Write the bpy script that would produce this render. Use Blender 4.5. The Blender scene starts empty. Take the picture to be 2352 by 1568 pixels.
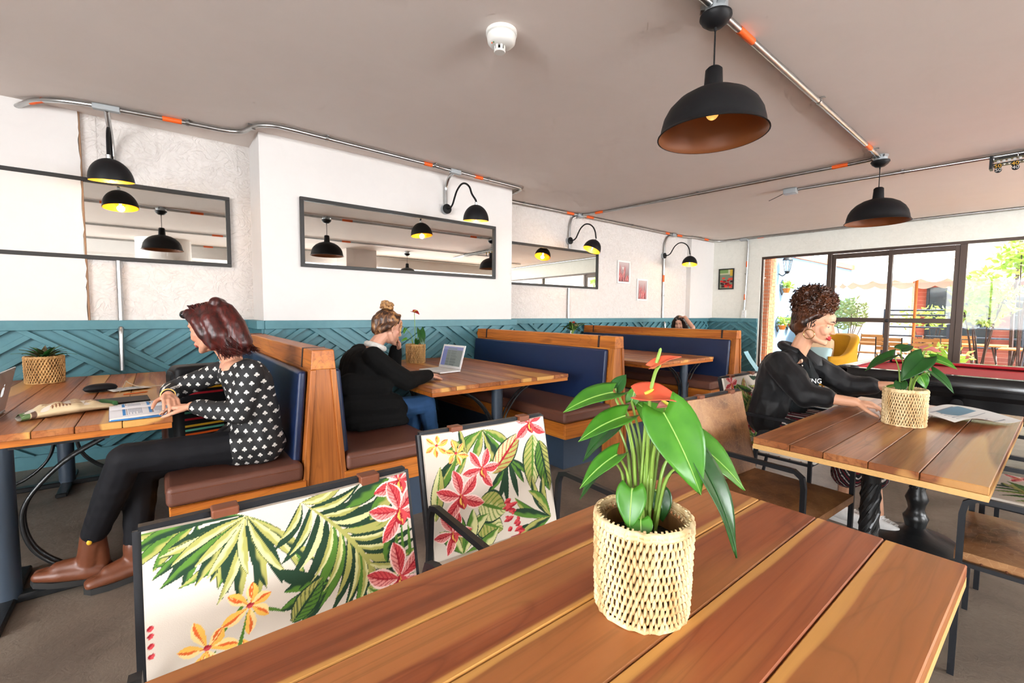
import bpy, bmesh, math, random
import numpy as np
from mathutils import Vector, Matrix, Euler
random.seed(7); np.random.seed(7)
PI = math.pi
scene = bpy.context.scene
COL = scene.collection
# ------------------------------------------------------------------ camera
FL, PITCH, ROLL, YAW = 1023.73, 0.065758, 0.007404, 0.897216
cam_data = bpy.data.cameras.new('camera'); cam = bpy.data.objects.new('camera', cam_data); COL.objects.link(cam)
cam_data.sensor_width = 36.0; cam_data.lens = FL*36.0/2352.0; cam_data.clip_start = 0.02; cam_data.clip_end = 200
fw = Vector((math.cos(YAW)*math.cos(PITCH), math.sin(YAW)*math.cos(PITCH), -math.sin(PITCH)))
rt = Vector((math.sin(YAW), -math.cos(YAW), 0)); up = rt.cross(fw)
rt, up = rt*math.cos(ROLL)+up*math.sin(ROLL), up*math.cos(ROLL)-rt*math.sin(ROLL)
M = Matrix((rt, up, -fw)).transposed().to_4x4(); M.translation = (0, 0, 1.3)
cam.matrix_world = M
scene.camera = cam
# ------------------------------------------------------------------ world, sun, exposure
world = bpy.data.worlds.new('world'); scene.world = world; world.use_nodes = True
bgn = world.node_tree.nodes['Background']; bgn.inputs[0].default_value = (0.86, 0.93, 1.0, 1); bgn.inputs[1].default_value = 12.0
vs = scene.view_settings; vs.view_transform = 'Standard'; vs.look = 'None'; vs.exposure = 0.07; vs.gamma = 1.0; vs.use_curve_mapping = False
def lamp(name, kind, loc, rot, energy, color=(1, 1, 1), **kw):
    d = bpy.data.lights.new(name, kind); d.energy = energy; d.color = color
    for k, v in kw.items(): setattr(d, k, v)
    o = bpy.data.objects.new(name, d); COL.objects.link(o); o.location = loc; o.rotation_euler = rot
    return o
lamp('sun', 'SUN', (14, -4, 12), (math.radians(38), math.radians(12), 0), 17.0, (1, 0.95, 0.86), angle=math.radians(1.5))
# daylight entering through the shop-front windows behind and beside the camera
lamp('daylight_side', 'AREA', (-5.55, -1.9, 1.75), (0, math.radians(-108), 0), 470, (1, 0.985, 0.96), shape='RECTANGLE', size=2.0, size_y=6.4)
lamp('daylight_rear', 'AREA', (5.8, -6.55, 1.75), (math.radians(110), 0, 0), 800, (1, 0.985, 0.96), shape='RECTANGLE', size=8.4, size_y=2.0)
try:
    scene.cycles.max_bounces = 7; scene.cycles.diffuse_bounces = 3; scene.cycles.use_adaptive_sampling = True; scene.cycles.adaptive_threshold = 0.12; scene.cycles.adaptive_min_samples = 12; scene.cycles.glossy_bounces = 3; scene.cycles.transparent_max_bounces = 8
    scene.cycles.sample_clamp_indirect = 6.0; scene.cycles.use_denoising = True; scene.cycles.caustics_reflective = False; scene.cycles.caustics_refractive = False
except Exception: pass

# ------------------------------------------------------------------ node helper + materials
class NT:
    def __init__(s, name):
        s.m = bpy.data.materials.new(name); s.m.use_nodes = True; s.t = s.m.node_tree
        s.b = s.t.nodes['Principled BSDF']; s.out = s.t.nodes['Material Output']
    def n(s, typ, **kw):
        nd = s.t.nodes.new(typ)
        for k, v in kw.items():
            if k.startswith('i_'):
                key = k[2:]; key = int(key) if key.isdigit() else key.replace('_', ' ')
                s.set(nd.inputs[key], v)
            else: setattr(nd, k, v)
        return nd
    def set(s, inp, v):
        if isinstance(v, bpy.types.NodeSocket): s.t.links.new(v, inp)
        else:
            if hasattr(inp, 'default_value') and inp.type == 'RGBA' and len(v) == 3: v = (*v, 1)
            inp.default_value = v
    def p(s, **kw):
        for k, v in kw.items(): s.set(s.b.inputs[k.replace('_', ' ')], v)
        return s
    def co(s, scale=(1, 1, 1), kind='Object', rnd=0):
        tc = s.n('ShaderNodeTexCoord'); v = tc.outputs[kind]
        if rnd:
            oi = s.n('ShaderNodeObjectInfo'); mu = s.math('MULTIPLY', oi.outputs['Random'], rnd)
            va = s.n('ShaderNodeVectorMath', operation='ADD'); s.set(va.inputs[0], v); s.set(va.inputs[1], mu); v = va.outputs[0]
        mp = s.n('ShaderNodeMapping'); s.set(mp.inputs[0], v); mp.inputs['Scale'].default_value = scale
        return mp.outputs[0]
    def noise(s, v, scale=5, detail=3, rough=.5, dist=0):
        nd = s.n('ShaderNodeTexNoise'); s.set(nd.inputs['Vector'], v); nd.inputs['Scale'].default_value = scale
        nd.inputs['Detail'].default_value = detail; nd.inputs['Roughness'].default_value = rough; nd.inputs['Distortion'].default_value = dist
        return nd.outputs['Fac']
    def ramp(s, f, stops, interp='LINEAR'):
        nd = s.n('ShaderNodeValToRGB'); s.set(nd.inputs[0], f); cr = nd.color_ramp; cr.interpolation = interp
        while len(cr.elements) < len(stops): cr.elements.new(0.5)
        for e, (p, c) in zip(cr.elements, stops):
            e.position = p; e.color = (c, c, c, 1) if isinstance(c, (int, float)) else (*c, 1)
        return nd.outputs[0]
    def math(s, op, a, b=None, c=None):
        nd = s.n('ShaderNodeMath', operation=op); s.set(nd.inputs[0], a)
        if b is not None: s.set(nd.inputs[1], b)
        if c is not None: s.set(nd.inputs[2], c)
        return nd.outputs[0]
    def mix(s, f, a, b, mode='MIX'):
        nd = s.n('ShaderNodeMix', data_type='RGBA', blend_type=mode); s.set(nd.inputs[0], f); s.set(nd.inputs[6], a); s.set(nd.inputs[7], b)
        return nd.outputs[2]
    def bump(s, h, strength=.3, dist=.01, prev=None):
        nd = s.n('ShaderNodeBump'); nd.inputs['Strength'].default_value = strength; nd.inputs['Distance'].default_value = dist
        s.set(nd.inputs['Height'], h)
        if prev is not None: s.set(nd.inputs['Normal'], prev)
        s.set(s.b.inputs['Normal'], nd.outputs[0]); return nd.outputs[0]
def srgb(r, g, b):
    f = lambda c: (c/255/12.92 if c/255 <= .04045 else ((c/255+.055)/1.055)**2.4)
    return (f(r), f(g), f(b))
MATS = {}
def simple(name, col, rough=.5, metal=0, noise=0, nscale=30, bump=0, bscale=60, spec=.5, stretch=(1, 1, 1)):
    m = NT(name); m.p(Base_Color=col, Roughness=rough, Metallic=metal); m.b.inputs['Specular IOR Level'].default_value = spec
    if noise:
        f = m.noise(m.co(stretch), nscale, 4)
        m.p(Base_Color=m.mix(f, [c*(1-noise) for c in col], [min(1, c*(1+noise)) for c in col]))
    if bump: m.bump(m.noise(m.co(stretch), bscale, 4), bump, .004)
    MATS[name] = m.m; return m.m
def wood(name, dark, mid, light, sap=None, sapamt=.5, rough=.38, scale=1.0, axis='X', spec=.4, edge=0, rings_amt=.42):
    """plank-grain along the local axis; a different cut for every object"""
    m = NT(name)
    k = {'X': (1, 1, 1), 'Y': (1, 1, 1), 'Z': (1, 1, 1)}
    def cc(a, b):
        sc = {'X': (a, b, b), 'Y': (b, a, b), 'Z': (b, b, a)}[axis]
        return m.co(tuple(c*scale for c in sc), rnd=17.3)
    w = m.noise(cc(.5, 2.6), 1.0, 2, .5, .6)
    rings = m.math('FRACT', m.math('MULTIPLY', m.math('ADD', m.noise(cc(.55, 3.6), 1.0, 2, .45, .5), m.math('MULTIPLY', w, .4)), 15.0))
    line = m.ramp(rings, [(0, 0), (.07, .75), (.30, 1), (.9, .9), (1, .15)])
    fib = m.noise(cc(3.5, 110), 1.0, 3, .6)
    base = m.ramp(m.noise(cc(.7, 7), 1.0, 3, .55, .4), [(.3, dark), (.52, mid), (.72, light)])
    oi = m.n('ShaderNodeObjectInfo')
    base = m.mix(m.math('MULTIPLY', oi.outputs['Random'], .22), base, light); base = m.mix(m.math('MULTIPLY', m.math('FRACT', m.math('MULTIPLY', oi.outputs['Random'], 7.31)), .18), base, dark)
    col = m.mix(m.math('MULTIPLY', m.math('SUBTRACT', 1, line), rings_amt), base, [c*.62 for c in dark])
    col = m.mix(m.math('MULTIPLY', m.math('SUBTRACT', fib, .35), .6), col, [c*.55 for c in mid])
    strk = m.ramp(m.noise(cc(.9, 42), 1.0, 4, .65, .3), [(.36, 1), (.50, 0)])
    col = m.mix(m.math('MULTIPLY', strk, .45), col, [c*.5 for c in dark])
    if sap:
        s1 = m.ramp(m.noise(cc(.42, 4.6), 1.0, 1.5, .4, .3), [(.60-.12*sapamt, 0), (.635-.12*sapamt, 1)])
        if edge:
            tc = m.n('ShaderNodeTexCoord'); sp = m.n('ShaderNodeSeparateXYZ'); m.set(sp.inputs[0], tc.outputs['Object']); yy = sp.outputs[1]
            sg = m.math('SUBTRACT', m.math('MULTIPLY', m.math('GREATER_THAN', m.math('FRACT', m.math('MULTIPLY', oi.outputs['Random'], 3.7)), .5), 2.0), 1.0)
            e1 = m.math('ADD', m.math('MULTIPLY', yy, sg), m.math('MULTIPLY', m.math('SUBTRACT', m.noise(cc(1.3, .5), 1.0, 2, .5), .5), .055))
            s1 = m.math('MAXIMUM', m.math('MULTIPLY', s1, .25), m.ramp(e1, [(.050, 0), (.056, 1)]))
        col = m.mix(m.math('MULTIPLY', s1, .82), col, m.mix(fib, [c*.8 for c in sap], sap))
    kn = m.ramp(m.noise(cc(2.2, 6), 1.0, 1), [(.18, 1), (.26, 0)])
    col = m.mix(m.math('MULTIPLY', kn, .5), col, [c*.4 for c in dark])
    m.p(Base_Color=col, Roughness=m.math('ADD', m.math('MULTIPLY', fib, .15), rough-.07)); m.b.inputs['Specular IOR Level'].default_value = spec
    m.bump(fib, .12, .002)
    MATS[name] = m.m; return m.m
# surfaces
def plaster(name, col, amt, sc, col2=None, dist=.02):
    m = NT(name); c = m.co()
    a = m.noise(c, sc, 5, .6, 1.2); b = m.noise(c, sc*.35, 2, .5, 2.5)
    r = m.ramp(b, [(.42, 0), (.5, 1), (.58, .2)])
    h = m.math('ADD', a, m.math('MULTIPLY', r, .6))
    pits = m.ramp(m.noise(c, sc*5, 2), [(.27, 0), (.31, 1)])
    h = m.math('ADD', h, m.math('MULTIPLY', pits, .25))
    m.p(Base_Color=m.mix(m.ramp(a, [(.3, 0), (.6, 1)]), col2 or [x*.86 for x in col], col), Roughness=.85); m.b.inputs['Specular IOR Level'].default_value = .2
    m.bump(h, amt, dist); MATS[name] = m.m; return m.m
plaster('rough_plaster', (.76, .715, .68), .5, 17, (.69, .64, .60), dist=.018)
plaster('window_plaster', (.78, .77, .70), .22, 12, (.73, .72, .65), dist=.008)
plaster('smooth_paint', (.735, .705, .68), .03, 6, (.72, .69, .665), .006)
plaster('ceiling_paint', (.82, .735, .685), .05, 2.2, (.80, .715, .665), .010)
def floor_mat():
    m = NT('concrete_floor'); c = m.co()
    a = m.noise(c, 1.6, 5, .6, .8); b = m.noise(c, 22, 5, .65, 2.0); d = m.noise(c, 60, 3)
    base = m.ramp(a, [(.3, srgb(96, 84, 74)), (.55, srgb(126, 113, 100)), (.75, srgb(146, 133, 119))])
    base = m.mix(m.math('MULTIPLY', b, .35), base, srgb(92, 82, 72))
    m.p(Base_Color=base, Roughness=m.math('ADD', .35, m.math('MULTIPLY', b, .3)))
    m.bump(m.math('ADD', b, m.math('MULTIPLY', d, .4)), .28, .006); MATS['floor'] = m.m
floor_mat()
def teal():
    m = NT('teal_paint'); c = m.co(rnd=5)
    f = m.noise(c, 18, 4)
    m.p(Base_Color=m.mix(f, srgb(68, 118, 129), srgb(82, 134, 144)), Roughness=.48)
    m.bump(m.noise(m.co((1, 1, 1)), 120, 2), .08, .002); MATS['teal'] = m.m
teal()
wood('teak', srgb(132, 66, 36), srgb(160, 88, 51), srgb(178, 106, 62), srgb(220, 164, 88), .34, .36, 1.0, edge=1, rings_amt=.5)
wood('teak_pale', srgb(116, 64, 34), srgb(152, 90, 50), srgb(178, 116, 70), srgb(200, 148, 86), .2, .34, 1.0)
wood('pine', srgb(150, 76, 22), srgb(192, 108, 36), srgb(214, 134, 50), None, 0, .4, 1.3)
wood('pine_y', srgb(150, 76, 22), srgb(196, 112, 38), srgb(220, 142, 54), None, 0, .4, 1.3, 'Y')
wood('pine_z', srgb(148, 80, 30), srgb(186, 108, 44), srgb(206, 132, 60), None, 0, .42, 1.2, 'Z')
wood('patio_wood', srgb(168, 112, 62), srgb(196, 138, 80), srgb(214, 160, 100), None, 0, .6, 1.5)
simple('sapwood_edge', srgb(214, 168, 102), .5, noise=.25, nscale=12, stretch=(1, 8, 30))
simple('black_metal', (.010, .011, .014), .42, 0, bump=.06, bscale=200, spec=.3)
simple('black_matte', (.008, .008, .009), .5, spec=.22)
simple('dark_strap', srgb(58, 36, 30), .5)
simple('pedestal_iron', (.008, .009, .010), .32, 0, bump=.25, bscale=60)
simple('grey_steel', srgb(50, 62, 76), .45)
simple('navy_base', srgb(44, 58, 76), .5, noise=.12, nscale=8)
simple('navy_leather', srgb(18, 36, 72), .40, noise=.12, nscale=5, bump=.12, bscale=350)
simple('brown_leather', srgb(102, 62, 48), .5, noise=.2, nscale=6, bump=.18, bscale=240)
simple('strap_leather', srgb(116, 62, 34), .5, noise=.2)
def tan_leather():
    m = NT('tan_leather'); c = m.co(rnd=4)
    a = m.noise(c, 5, 4, .6, .6); b = m.noise(c, 60, 3)
    v = m.n('ShaderNodeTexVoronoi', feature='DISTANCE_TO_EDGE'); m.set(v.inputs['Vector'], c); v.inputs['Scale'].default_value = 34
    cr = m.ramp(v.outputs['Distance'], [(0, 1), (.05, 0)])
    col = m.ramp(a, [(.3, srgb(92, 58, 34)), (.5, srgb(138, 92, 54)), (.7, srgb(168, 122, 76))])
    col = m.mix(m.math('MULTIPLY', cr, m.math('MULTIPLY', b, .55)), col, srgb(196, 156, 110))
    m.p(Base_Color=col, Roughness=.42); m.bump(b, .1, .003); MATS['tan_leather'] = m.m
tan_leather()
simple('galvanized', (.52, .53, .53), .3, 1, noise=.25, nscale=14)
simple('box_grey', (.40, .43, .45), .45, .5)
simple('orange_tape', (.85, .12, .01), .5)
simple('mirror_glass', (.80, .80, .76), .015, 1)
simple('frame_black', (.012, .010, .009), .5, noise=.3, nscale=20)
simple('window_bronze', srgb(70, 56, 48), .4, .4)
simple('white_plastic', (.78, .77, .73), .4)
simple('white_frame', (.82, .81, .79), .5)
simple('copper_inside', srgb(120, 66, 26), .5, .1)
simple('gold_inside', (.85, .42, .04), .35, .6)
simple('soil', (.018, .011, .007), .9, bump=.8, bscale=80)
simple('pool_cloth', srgb(176, 18, 34), .85)
simple('pool_black', (.008, .008, .009), .14)
simple('yellow_velvet', srgb(206, 148, 14), .75, noise=.1, nscale=9)
simple('beige_cloth', srgb(214, 178, 140), .85)
simple('paleblue_cloth', srgb(176, 206, 208), .85)
simple('lightblue_shell', srgb(120, 176, 190), .45)
simple('mint_box', srgb(96, 186, 160), .6)
simple('silver_laptop', (.50, .50, .50), .35, .85)
simple('white_laptop', (.80, .80, .80), .3)
simple('keys', (.68, .68, .68), .5)
simple('paper_white', (.82, .82, .82), .7)
simple('kraft', srgb(206, 182, 142), .7, noise=.12, nscale=7, bump=.5, bscale=9)
simple('print_brown', srgb(122, 70, 44), .7)
simple('print_green', srgb(52, 104, 52), .7)
simple('print_blue', srgb(28, 124, 196), .6)
simple('print_grey', srgb(84, 90, 100), .7)
simple('cable', srgb(196, 176, 150), .5)
simple('orange_pen', (.85, .16, .01), .4)
simple('brick', srgb(196, 118, 82), .85, noise=.25, nscale=3)
simple('brick_dark', srgb(122, 66, 52), .85, noise=.25, nscale=3)
simple('mortar', srgb(206, 190, 172), .9)
simple('patio_blue', srgb(120, 152, 186), .8)
simple('umbrella_cloth', (.80, .80, .80), .8)
simple('umbrella_dark', (.03, .035, .045), .7)
simple('patio_ground', srgb(190, 142, 116), .9, noise=.2, nscale=4)
simple('glass_dark', (.03, .04, .045), .08)
simple('concrete_pale', (.6, .6, .58), .8)
simple('orange_pole', srgb(208, 122, 44), .55)
def glass():
    m = NT('window_glass'); m.t.nodes.remove(m.b)
    fr = m.n('ShaderNodeFresnel'); fr.inputs[0].default_value = 1.45
    tr = m.n('ShaderNodeBsdfTransparent'); gl = m.n('ShaderNodeBsdfGlossy'); gl.inputs['Roughness'].default_value = .02
    tr.inputs[0].default_value = (.96, .98, .97, 1)
    mx = m.n('ShaderNodeMixShader'); m.set(mx.inputs[0], m.math('MULTIPLY', fr.outputs[0], .5)); m.set(mx.inputs[1], tr.outputs[0]); m.set(mx.inputs[2], gl.outputs[0])
    m.t.links.new(mx.outputs[0], m.out.inputs[0]); MATS['glass'] = m.m
    m = NT('bulb_glass'); m.t.nodes.remove(m.b)
    tr = m.n('ShaderNodeBsdfTransparent'); tr.inputs[0].default_value = (1, .86, .6, 1); gl = m.n('ShaderNodeBsdfGlossy'); gl.inputs['Roughness'].default_value = .05
    mx = m.n('ShaderNodeMixShader'); mx.inputs[0].default_value = .08; m.set(mx.inputs[1], tr.outputs[0]); m.set(mx.inputs[2], gl.outputs[0])
    m.t.links.new(mx.outputs[0], m.out.inputs[0]); MATS['bulb_glass'] = m.m
glass()
def emit(name, col, st):
    m = NT(name); m.p(Base_Color=(0, 0, 0), Emission_Color=col); m.b.inputs['Emission Strength'].default_value = st; MATS[name] = m.m
emit('filament', (1, .55, .15), 60)
emit('screen_glow', (.30, .36, .34), .35)
def vcol(name, rough=.8, bump=0, bscale=400, spec=.3, sss=0):
    m = NT(name); a = m.n('ShaderNodeAttribute', attribute_name='paint'); m.p(Base_Color=a.outputs['Color'], Roughness=rough); m.b.inputs['Specular IOR Level'].default_value = spec
    if bump: m.bump(m.noise(m.co(), bscale, 3), bump, .002)
    if sss:
        m.b.inputs['Subsurface Weight'].default_value = sss; m.b.inputs['Subsurface Radius'].default_value = (.012, .005, .003); m.b.inputs['Subsurface Scale'].default_value = 1
    MATS[name] = m.m
vcol('floral_print', .82, .15, 500); vcol('print', .55); vcol('skin', .48, .05, 260, .4); vcol('hair', .38, .35, 180, .5)
def strand_hair(name, c1, c2, st, rough=.38):
    m = NT(name); f = m.noise(m.co(st), 1, 4, .6); m.p(Base_Color=m.ramp(f, [(.35, c1), (.65, c2)]), Roughness=rough); m.bump(f, .5, .004); MATS[name] = m.m
strand_hair('hair_red', srgb(26, 8, 7), srgb(84, 24, 18), (60, 60, 5))
strand_hair('hair_curl', srgb(20, 10, 7), srgb(96, 52, 28), (14, 14, 14))
strand_hair('hair_dark', srgb(14, 10, 9), srgb(40, 26, 20), (50, 50, 6))
def leaf_mat(name, c1, c2, rough=.3):
    m = NT(name); f = m.noise(m.co(rnd=3), 22, 3)
    m.p(Base_Color=m.mix(f, c1, c2), Roughness=rough); m.b.inputs['Transmission Weight'].default_value = 0.0
    tl = m.n('ShaderNodeBsdfTranslucent'); m.set(tl.inputs[0], m.mix(.5, c2, (.35, .5, .05)))
    mx = m.n('ShaderNodeMixShader'); mx.inputs[0].default_value = .22; m.set(mx.inputs[1], m.b.outputs[0]); m.set(mx.inputs[2], tl.outputs[0])
    m.t.links.new(mx.outputs[0], m.out.inputs[0]); m.bump(m.noise(m.co(rnd=3), 60, 2), .12, .002); MATS[name] = m.m
leaf_mat('leaf', srgb(36, 104, 30), srgb(92, 160, 44)); leaf_mat('leaf_dark', srgb(18, 62, 24), srgb(46, 104, 40)); leaf_mat('leaf_bromeliad', srgb(40, 76, 30), srgb(92, 52, 44))
leaf_mat('leaf_vein', srgb(150, 196, 96), srgb(170, 206, 110)); leaf_mat('stem_green', srgb(120, 160, 60), srgb(160, 190, 90), .4)
leaf_mat('leaf_sun', srgb(110, 160, 50), srgb(190, 210, 110), .5); leaf_mat('leaf_grey', srgb(130, 160, 110), srgb(180, 200, 150), .5)
leaf_mat('spathe_coral', srgb(216, 62, 44), srgb(232, 120, 84), .2); leaf_mat('spathe_red', srgb(150, 8, 14), srgb(190, 20, 24), .2); leaf_mat('spathe_pink', srgb(220, 120, 120), srgb(236, 160, 150), .25)
leaf_mat('spadix', srgb(196, 200, 60), srgb(220, 190, 80), .5)
def wicker(name, c1, c2):
    m = NT(name); f = m.noise(m.co((30, 30, 6)), 1, 3); m.p(Base_Color=m.ramp(f, [(.3, c1), (.6, c2)]), Roughness=.6); m.bump(m.noise(m.co((120, 120, 15)), 1, 2), .3, .002); MATS[name] = m.m
wicker('wicker_pale', srgb(188, 148, 92), srgb(238, 214, 168)); wicker('wicker_tan', srgb(150, 108, 62), srgb(206, 164, 106))

# ------------------------------------------------------------------ mesh helpers
class MB:
    def __init__(s): s.v = []; s.f = []; s.mi = []
    def add(s, vs, fs, mi=0, mat=None):
        o = len(s.v)
        if mat is not None: vs = [mat @ Vector(v) for v in vs]
        s.v.extend([tuple(v) for v in vs]); s.f.extend([tuple(i+o for i in f) for f in fs]); s.mi.extend([mi]*len(fs)); return s
    def box(s, x0, x1, y0, y1, z0, z1, mi=0, mat=None):
        vs = [(x, y, z) for x in (x0, x1) for y in (y0, y1) for z in (z0, z1)]
        return s.add(vs, [(0, 1, 3, 2), (4, 6, 7, 5), (0, 4, 5, 1), (2, 3, 7, 6), (0, 2, 6, 4), (1, 5, 7, 3)], mi, mat)
    def prism(s, poly, fn, a, b, mi=0):
        """2-D polygon (counter-clockwise) swept from depth a to b; fn(u, v, d) -> point"""
        n = len(poly); vs = [fn(u, v, a) for u, v in poly]+[fn(u, v, b) for u, v in poly]
        fs = [tuple(range(n-1, -1, -1)), tuple(range(n, 2*n))]+[(i, (i+1) % n, n+(i+1) % n, n+i) for i in range(n)]
        return s.add(vs, fs, mi)
    def tube(s, pts, r, n=8, closed=False, caps=True, mi=0, flat=None):
        P = [Vector(p) for p in pts]; m = len(P); R = r if hasattr(r, '__len__') else [r]*m
        T = []
        for i in range(m):
            a = P[i-1] if (i > 0 or closed) else P[i]; b = P[(i+1) % m] if (i < m-1 or closed) else P[i]
            t = (b-a); T.append(t.normalized() if t.length > 1e-9 else Vector((0, 0, 1)))
        ref = Vector((0, 0, 1)) if abs(T[0].z) < .9 else Vector((1, 0, 0))
        N = (ref-T[0]*ref.dot(T[0])).normalized(); vs = []
        for i in range(m):
            if i:
                N = N-T[i]*N.dot(T[i]); N = N.normalized() if N.length > 1e-6 else T[i].orthogonal().normalized()
            B = T[i].cross(N)
            for k in range(n):
                a = 2*PI*k/n+(PI/4 if n == 4 else 0); ca, sa = math.cos(a), math.sin(a)
                if flat: ca, sa = ca*flat[0], sa*flat[1]
                vs.append(P[i]+(N*ca+B*sa)*R[i])
        fs = []
        for i in range(m if closed else m-1):
            j = (i+1) % m
            for k in range(n):
                l = (k+1) % n; fs.append((i*n+k, i*n+l, j*n+l, j*n+k))
        if caps and not closed: fs += [tuple(range(n-1, -1, -1)), tuple((m-1)*n+k for k in range(n))]
        return s.add(vs, fs, mi)
    def lathe(s, prof, n=24, c=(0, 0, 0), mi=0, mat=None, caps=True):
        vs = []; m = len(prof)
        for r, z in prof:
            for k in range(n):
                a = 2*PI*k/n; vs.append((c[0]+r*math.cos(a), c[1]+r*math.sin(a), c[2]+z))
        fs = [(i*n+k, i*n+(k+1) % n, (i+1)*n+(k+1) % n, (i+1)*n+k) for i in range(m-1) for k in range(n)]
        if caps: fs += [tuple(range(n-1, -1, -1)), tuple((m-1)*n+k for k in range(n))]
        return s.add(vs, fs, mi, mat)
    def grid(s, fn, nu, nv, mi=0):
        vs = [fn(i/nu, j/nv) for j in range(nv+1) for i in range(nu+1)]
        fs = [(j*(nu+1)+i, j*(nu+1)+i+1, (j+1)*(nu+1)+i+1, (j+1)*(nu+1)+i) for j in range(nv) for i in range(nu)]
        return s.add(vs, fs, mi)
    def ball(s, c, r, nu=12, nv=8, mi=0, mat=None):
        rr = r if hasattr(r, '__len__') else (r, r, r)
        vs = [(0, 0, rr[2])]
        for j in range(1, nv):
            t = PI*j/nv
            for i in range(nu):
                a = 2*PI*i/nu; vs.append((rr[0]*math.sin(t)*math.cos(a), rr[1]*math.sin(t)*math.sin(a), rr[2]*math.cos(t)))
        vs.append((0, 0, -rr[2])); fs = [(0, 1+i, 1+(i+1) % nu) for i in range(nu)]
        for j in range(nv-2):
            for i in range(nu): fs.append((1+j*nu+i, 1+(j+1)*nu+i, 1+(j+1)*nu+(i+1) % nu, 1+j*nu+(i+1) % nu))
        e = len(vs)-1; fs += [(1+(nv-2)*nu+i, e, 1+(nv-2)*nu+(i+1) % nu) for i in range(nu)]
        vs = [Vector(v) for v in vs]
        if mat is not None: vs = [mat @ v for v in vs]
        return s.add([v+Vector(c) for v in vs], fs, mi)
    def capsule(s, a, b, ra, rb, n=10):
        """closed tapered capsule"""
        a, b = Vector(a), Vector(b); d = b-a; L = d.length
        if L < 1e-6: return s.ball(a, ra, n, 6)
        q = d.to_track_quat('Z', 'Y').to_matrix()
        prof = [(ra*math.sin(t), -ra*math.cos(t)) for t in (PI*k/8 for k in (0.3, 1, 2, 3, 4))]
        prof += [(rb*math.sin(t), L-rb*math.cos(t)) for t in (PI*k/8 for k in (4, 5, 6, 7, 7.7))]
        m = q.to_4x4(); m.translation = a
        return s.lathe(prof, n, mat=m)
def mk(name, mb, mat, parent=None, smooth=None, bevel=0, seg=2, loc=None, rot=None, mesh=None):
    if mesh is None:
        me = bpy.data.meshes.new(name); me.from_pydata(mb.v, [], mb.f); me.validate(clean_customdata=False)
        mats = mat if isinstance(mat, (list, tuple)) else [mat]
        for x in mats: me.materials.append(MATS[x])
        if len(mats) > 1 and len(me.polygons) == len(mb.mi): me.polygons.foreach_set('material_index', mb.mi)
        if smooth is not None:
            me.polygons.foreach_set('use_smooth', [True]*len(me.polygons))
            if smooth < 180: me.set_sharp_from_angle(angle=math.radians(smooth))
        me.update()
        bm = bmesh.new(); bm.from_mesh(me); bmesh.ops.recalc_face_normals(bm, faces=bm.faces); bm.to_mesh(me); bm.free()
    else: me = mesh
    o = bpy.data.objects.new(name, me); COL.objects.link(o)
    if parent is not None: o.parent = parent
    if loc is not None: o.location = loc
    if rot is not None: o.rotation_euler = rot
    if bevel:
        b = o.modifiers.new('bevel', 'BEVEL'); b.width = bevel; b.segments = seg; b.limit_method = 'ANGLE'; b.angle_limit = math.radians(40)
        if seg > 1:
            me.polygons.foreach_set('use_smooth', [True]*len(me.polygons)); b.harden_normals = True
    return o
def tag(o, label=None, cat=None, group=None, kind=None):
    if label: o['label'] = label
    if cat: o['category'] = cat
    if group: o['group'] = group
    if kind: o['kind'] = kind
    return o
def thing(name, label, cat, loc=(0, 0, 0), rotz=0, group=None, kind=None):
    o = bpy.data.objects.new(name, None); COL.objects.link(o); o.location = loc; o.rotation_euler = (0, 0, rotz); o.empty_display_size = .1
    return tag(o, label, cat, group, kind)
def copy_tree(o, parent=None):
    c = o.copy(); COL.objects.link(c); c.parent = parent
    for ch in list(o.children): copy_tree(ch, c)
    return c
def place(o, loc, rotz, label=None):
    o.location = loc; o.rotation_euler = (0, 0, rotz)
    if label: o['label'] = label
    return o
def box(name, mat, parent, x0, x1, y0, y1, z0, z1, bevel=0, seg=1):
    """box part with its origin at its own centre so wood grain starts from the piece"""
    cx, cy, cz = (x0+x1)/2, (y0+y1)/2, (z0+z1)/2
    mb = MB().box(x0-cx, x1-cx, y0-cy, y1-cy, z0-cz, z1-cz)
    return mk(name, mb, mat, parent, bevel=bevel, seg=seg, loc=(cx, cy, cz))
def smoothpath(pts, k=6):
    """Catmull-Rom through the points"""
    P = [Vector(p) for p in pts]; out = []
    for i in range(len(P)-1):
        p0 = P[max(i-1, 0)]; p1, p2 = P[i], P[i+1]; p3 = P[min(i+2, len(P)-1)]
        for j in range(k):
            t = j/k; out.append(.5*((2*p1)+(p2-p0)*t+(2*p0-5*p1+4*p2-p3)*t*t+(3*p1-p0-3*p2+p3)*t**3))
    out.append(P[-1]); return out
def text(name, body, size, mat, parent, loc, rot, extrude=.0006, align='CENTER', flat=True):
    c = bpy.data.curves.new(name, 'FONT'); c.body = body; c.size = size; c.align_x = align; c.align_y = 'CENTER'; c.extrude = extrude; c.resolution_u = 3
    t = bpy.data.objects.new(name, c); COL.objects.link(t)
    bpy.context.view_layer.update()
    me = bpy.data.meshes.new_from_object(t.evaluated_get(bpy.context.evaluated_depsgraph_get()))
    COL.objects.unlink(t); bpy.data.objects.remove(t)
    me.materials.clear(); me.materials.append(MATS[mat])
    o = bpy.data.objects.new(name, me); COL.objects.link(o); o.parent = parent; o.location = loc; o.rotation_euler = rot
    return o
def setpaint(me, cols):
    a = me.attributes.get('paint') or me.attributes.new('paint', 'FLOAT_COLOR', 'POINT')
    c = np.ones((len(me.vertices), 4), dtype=np.float32); c[:, :3] = cols; a.data.foreach_set('color', c.ravel())
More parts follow.
